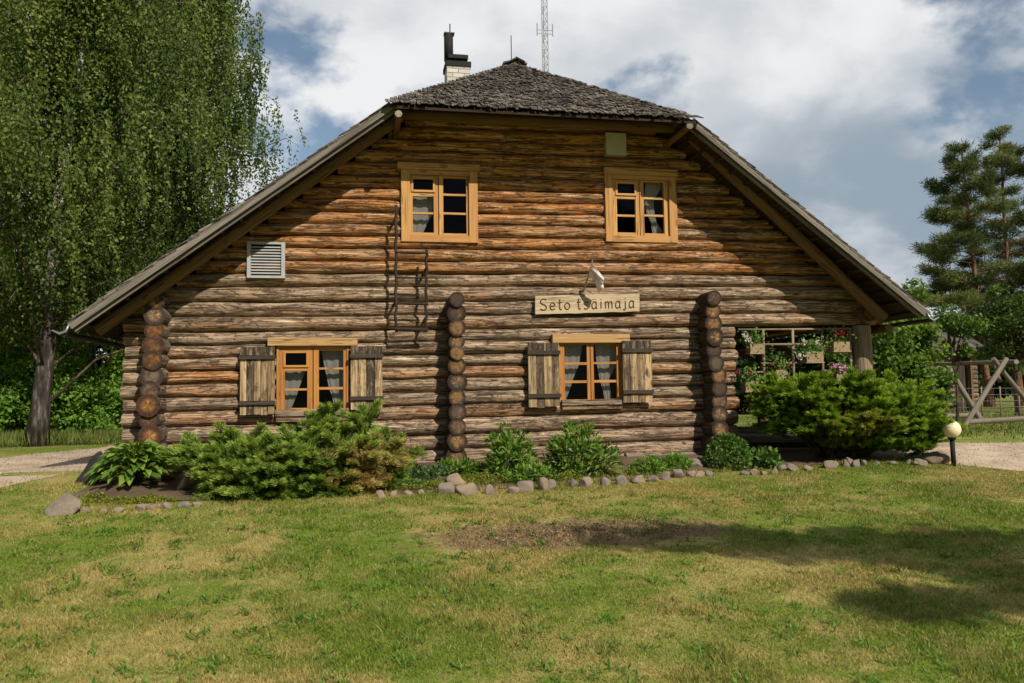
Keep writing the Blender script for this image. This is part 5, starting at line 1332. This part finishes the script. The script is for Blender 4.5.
tall_strip([(-14, 8.1, -7.4, 8.2, .35), (-16, 6, -9.6, 8.0, 1.0), (-7.2, 9.2, -6.7, 16, .5)], 16000, .38, 'tall_grass', 'taller unmown grass along the foot of the left hedge', 5)
tall_strip([(9, 8, 22, 8, 1.5), (9, 4, 20, 3, 1.2), (9, 13, 26, 14, 2.5)], 24000, .09, 'meadow_grass', 'longer grass around the swing frame on the right', 6)

# ------------------------------------------------------------------ trees and shrubs around
def gx(px, Y):                                # world x on the ground at depth Y under picture column px
    return float(P(px, 430, Y)[0])
birch((gx(36, 7.7), 7.7, 0), 15.5, (1.2, .5), 'big weeping birch whose dark trunk stands by the road, left', 3, 64, 38, 3.3, 2.5, .08, 54, .19, True)
birch((gx(170, 12.5), 12.5, 0), 16.5, (.5, 0), 'weeping birch rising right behind the left roof slope', 4, 64, 38, 3.5, 2.9, .09, 50, .22)
birch((gx(90, 15.5), 15.5, 0), 17, (-.3, 0), 'weeping birch standing between and behind the other two', 8, 60, 34, 3.6, 3.0, .11, 44, .22)
birch((gx(-60, 11), 11, 0), 15, (.6, 0), 'weeping birch at the far left edge of the picture', 9, 54, 34, 3.4, 2.8, .1, 44, .22, True)
def shrub_row(rows, leaf, label_f, group, name='hedge_shrub', **k):
    for i, (px, Y, h, w_) in enumerate(rows):
        x = gx(px, Y); broad_tree(name, (x, Y, gz(x, Y)), h, [((0, 0, h*.5), (w_, w_*.8, h*.52)), ((w_*.3, -.2, h*.3), (w_*.8, w_*.7, h*.32)), ((-w_*.35, 0, h*.35), (w_*.7, w_*.7, h*.36))], leaf, BARK, label_f[i], 'shrub', group, **k)
random.seed(51); rng = np.random.default_rng(51)
shrub_row([(-25, 9.2, 2.7, 1.2), (20, 9.6, 2.3, 1.1), (66, 9.3, 2.5, 1.0), (106, 10.0, 2.7, 1.1), (150, 14, 3.2, 1.3)], L_HEDGE,
          ['light green hedge shrub cut by the left edge of the picture', 'light green hedge shrub behind the birch trunk', 'light green hedge shrub just right of the birch trunk', 'light green hedge shrub beside the left house corner', 'light green hedge shrub mostly behind the left house corner'], 'hedge left of the house', nclump=70, per=110, ln=.11, wd=.075, tr=.05, cr=.34)
for i, (px, Y, h, w_, lab) in enumerate(((10, 20, 7, 2.2, 'dark tree behind the hedge at the far left'), (60, 21, 8, 2.4, 'dark tree behind the hedge between the birches'), (120, 22, 7.5, 2.4, 'dark tree behind the hedge near the house corner'), (200, 21, 7, 2.4, 'dark tree hidden mostly by the left roof slope'))):
    x = gx(px, Y); broad_tree('dark_tree', (x, Y, 0), h, [((0, 0, h*.55), (w_, w_, h*.48)), ((0, 0, h*.25), (w_*.9, w_*.8, h*.25))], L_DARK, BARK, lab, 'tree', 'dark trees behind the hedge', nclump=60, per=110, ln=.2, wd=.15, tr=.12, cr=.7)
# lilacs right of the house
random.seed(61); rng = np.random.default_rng(61)
LB = [(888, 6.0, 3.4, .95, 'lilac bush close behind the right roof tip'), (916, 7.2, 3.8, .85, 'taller lilac bush right of the roof tip'), (880, 11, 4.6, 1.6, 'lilac bush rising behind the others')]
for px, Y, h, w_, lab in LB:
    x = gx(px, Y); broad_tree('lilac_bush', (x, Y, 0), h, [((0, 0, h*.55), (w_, w_, h*.46)), ((w_*.5, -.3, h*.35), (w_*.7, w_*.6, h*.3)), ((-w_*.5, .2, h*.4), (w_*.7, w_*.6, h*.3))], L_BUSH, BARK, lab, 'shrub', 'bushes right of the house', nclump=52, per=120, ln=.12, wd=.085, tr=.06, cr=.33)
x = gx(958, 8.5); broad_tree('lilac_bush', (x, 8.5, 0), 3.6, [((0, 0, 2.75), (.75, .7, .62)), ((.35, 0, 2.2), (.45, .5, .35))], L_BUSH, BARK, 'open small tree above the shed, beside the swing frame', 'shrub', 'bushes right of the house', 15, 100, .12, .09, .045, .32)
x = gx(1020, 12); broad_tree('round_tree', (x, 12, 0), 4.6, [((0, 0, 3.1), (1.5, 1.4, 1.5)), ((-.5, 0, 2.5), (1.0, 1.0, 1.0))], L_MID, BARK, 'round-crowned leafy tree cut by the right edge of the picture', 'tree', None, 60, 110, .12, .09, .1, .36)
# pines
pine((gx(991, 24), 24, 0), 13.4, lambda t: (4.7*(1-t)**.85+.35), 'broad open pine with a bent top right of the roof', 12, .2, 20, .24, (-.9, 0))
pine((gx(1022, 25), 25, 0), 14.6, lambda t: (5.2*(1-t)**.85+.35), 'taller pine cut by the right edge of the picture', 15, .2, 20, .24, (-.4, 0))
# wood edge far right and behind the veranda
random.seed(71); rng = np.random.default_rng(71)
for px, Y, h, w_, lab in ((960, 38, 6.5, 2.6, 'dark distant tree behind the shed'), (995, 40, 5.5, 2.8, 'dark distant tree under the nearer pine'), (1030, 38, 6, 2.8, 'dark distant tree at the right edge'), (1070, 36, 7, 3, 'dark distant tree just past the right edge'), (770, 20, 4.6, 2.0, 'green tree seen through the left of the veranda trellis'), (815, 21, 4.8, 2.0, 'green tree seen through the middle of the veranda trellis'), (850, 19, 4.6, 1.9, 'green tree seen through the right of the veranda trellis'), (735, 22, 4.5, 2.2, 'green tree hidden mostly by the log wall'), (905, 30, 5.5, 2.6, 'dark distant tree behind the lilacs')):
    x = gx(px, Y); broad_tree('background_tree', (x, Y, 0), h, [((0, 0, h*.55), (w_, w_, h*.46)), ((0, 0, h*.25), (w_, w_*.8, h*.26))], L_DARK if Y > 15 else L_BUSH, BARK, lab, 'tree', 'trees behind the house', nclump=60, per=100, ln=.24, wd=.17, tr=.12, cr=.75)
# the tree beside the photographer whose shade lies on the lawn
random.seed(81); rng = np.random.default_rng(81)
broad_tree('shade_tree', (7.2, -14.2, -.75), 8.5, [((-3.0, 1.7, 7.2), (.95, .32, .4)), ((-1.8, 1.2, 7.2), (1.0, .4, .45)), ((-.2, .6, 7.3), (1.2, .5, .5)), ((-1.9, -.4, 7.2), (.9, .25, .3)), ((-.6, -.3, 7.2), (.9, .3, .35)), ((1.2, 0, 6.8), (1.0, .9, .9)), ((-.3, .15, 7.2), (.9, .35, .35)), ((.6, .3, 7.3), (.8, .5, .45)), ((-2.4, 1.45, 7.2), (.9, .3, .3))], L_BUSH, BARK, 'leafy tree beside the photographer that shades the right of the lawn', 'tree', None, 230, 95, .13, .1, .12, .3)

# ------------------------------------------------------------------ swing frame, shed, fence, mast
def swing():
    p0 = at(962, 428); Yn = p0[1]
    apex = P(1003, 362, Yn+.6); root = thing('swing_frame', p0, 'grey log swing frame with slanting legs on the grass right of the house', 'swing')
    def lg(a, b, r, nm='leg'):
        m = MB(); m.log(a, b, r, r, .5, .3, 10, .01, .05); part(m, nm, [SWINGW, ENDGREY], root, True)
    lg((p0[0], Yn, -.05), tuple(apex+np.array([.1, 0, .08])), .06)
    q = P(1044, 424, Yn+1.4); lg(tuple(apex+np.array([-.05, .25, .1])), (q[0], Yn+1.4, -.05), .058)
    far = P(946, 364, Yn+5.0); lg(tuple(apex+np.array([.3, -.1, .0])), tuple(far+np.array([-.4, .3, .0])), .06, 'top_beam')
    f1 = P(981, 419, Yn+4); lg(tuple(far), (f1[0], Yn+4, -.02), .085); f2 = P(930, 416, Yn+5); lg(tuple(far+np.array([.1, .2, 0])), (f2[0], Yn+5.5, -.02), .07)
    b0 = P(993, 361, Yn+1.2); b1 = P(1000, 382, Yn+1.2); lg(b0, b1, .05, 'brace')
    a, b = P(968, 422, Yn+.8), P(1050, 417, Yn+.8); lg(a, b, .065, 'rail'); a, b = P(946, 416, Yn+4.2), P(975, 415, Yn+4.2); lg(a, b, .07, 'rail')
swing()
def shed():
    Y = 17.5; x0, x1 = gx(866, Y), gx(979, Y); zt = float(P(960, 350, Y)[2]); root = thing('log_shed', (float((x0+x1)/2), Y, 0), 'weathered grey log shed half hidden behind the lilacs', 'shed')
    m = MB(); z = .1
    while z < zt: m.log((x0, Y, z), (x1-1.1, Y, z), .1, .1, .35, .5, 8, .01, .05); m.log((x1-.35, Y, z), (x1, Y, z), .1, .1, .35, .3, 8); m.log((x1, Y, z), (x1, Y+4, z), .1, .1, .3, .6, 8); m.log((x0, Y, z), (x0, Y+4, z), .1, .1, .3, .6, 8); z += .19
    part(m, 'wall', [LOGGREY, ENDGREY], root, True)
    d = MB(); d.box(x1-1.1, x1-.35, Y+.08, Y+.12, 0, zt, .2, 2); part(d, 'door', BATTEN, root); d = MB(); d.box(x1-.36, x1-.26, Y-.14, Y-.02, 0, zt-.1, .8, 2); part(d, 'door_post', RAFT, root)
    r = MB(); xm = (x0+x1)/2
    for s_ in (1, -1):
        yy = Y-.5 if s_ > 0 else Y+4.5
        r.bar((xm, yy, zt-.1), (xm, Y+2, zt+1.3), x1-x0+.8, .08, .4, (0, -s_*.5, 1))
    part(r, 'roof', SHING, root)
shed()
def wire_fence():
    Y = 10.5; root = thing('wire_fence', (gx(1000, Y), Y, 0), 'thin wire mesh fence on stakes behind the swing frame', 'fence')
    x0, x1 = gx(945, Y), gx(1075, Y); n = 8
    for i in range(n):
        m = MB(); x = x0+(x1-x0)*i/(n-1); m.tube([(x, Y, -.02), (x+.02, Y, 1.0)], .022, .5, 6); part(m, 'stake', TRELL, root, True)
    w_ = MB()
    for z in (.15, .35, .55, .75, .95): w_.tube([(x0, Y, z), ((x0+x1)/2, Y, z-.01), (x1, Y, z)], .004, .5, 4)
    k = int((x1-x0)/.22)
    for i in range(k): x = x0+(x1-x0)*i/k; w_.tube([(x, Y, .15), (x, Y, .95)], .0035, .5, 4)
    part(w_, 'wire', MAST, root)
wire_fence()
def mast():
    Y = 60; c = P(550, 300, Y); x = float(c[0]); root = thing('radio_mast', (x, Y, 0), 'slender lattice radio mast far behind the roof', 'mast'); zt = float(P(550, -14, Y)[2]); r = .28; m = MB(); cs = [(x-r, Y), (x+r, Y), (x, Y+r*1.6)]
    for (a, b) in cs: m.tube([(a, b, 0), (a, b, zt)], .04, .5, 5)
    z = 0; k = 0
    while z < zt-.7:
        for i in range(3):
            a, b = cs[i], cs[(i+1) % 3]; m.tube([(*(a if k % 2 else b), z), (*(b if k % 2 else a), z+.7)], .022, .5, 4); m.tube([(*a, z), (*b, z)], .018, .5, 4)
        z += .7; k += 1
    part(m, 'lattice', MAST, root)
    z0, z1 = float(P(548, 36, Y)[2]), float(P(548, 25, Y)[2])
    for dx in (-.75, .75):
        a = MB(); a.tube([(x+dx, Y, z0), (x+dx, Y, z1+.1)], .05, .5, 6); a.tube([(x, Y, (z0+z1)/2), (x+dx, Y, (z0+z1)/2)], .03, .5, 5); a.tube([(x, Y, z0+.2), (x+dx, Y, z0+.2)], .03, .5, 5); part(a, 'antenna', MAST, root)
mast()
# ------------------------------------------------------------------ far-off wood edge along the horizon
def far_wood():
    g_ = np.random.default_rng(99); n = 26000
    x = g_.uniform(-150, 170, n); top = 5.2+2.2*vnoise(x*.09, x*0, 1.0)+1.2*vnoise(x*.5, x*0, 4.0)
    y = 86+6*vnoise(x*.05, x*0, 7.0)+g_.uniform(0, 5, n); z = top*g_.uniform(0, 1, n)**.7
    V = rhombs(np.stack([x, y, z], 1), rdir(n), unit(rdir(n)+np.array([0, -.6, .6])), g_.uniform(.7, 1.5, n), g_.uniform(.6, 1.1, n), .1)
    t = np.clip(.2+.5*z/6+.3*vnoise(x*.35, z*.5, 2.0)+g_.uniform(-.2, .2, n), 0, 1)
    o = quads('distant_wood', V, L_DARK, t, 4); o['kind'] = 'stuff'; tag(o, 'dark far-off wood edge along the horizon', 'woodland')
far_wood()
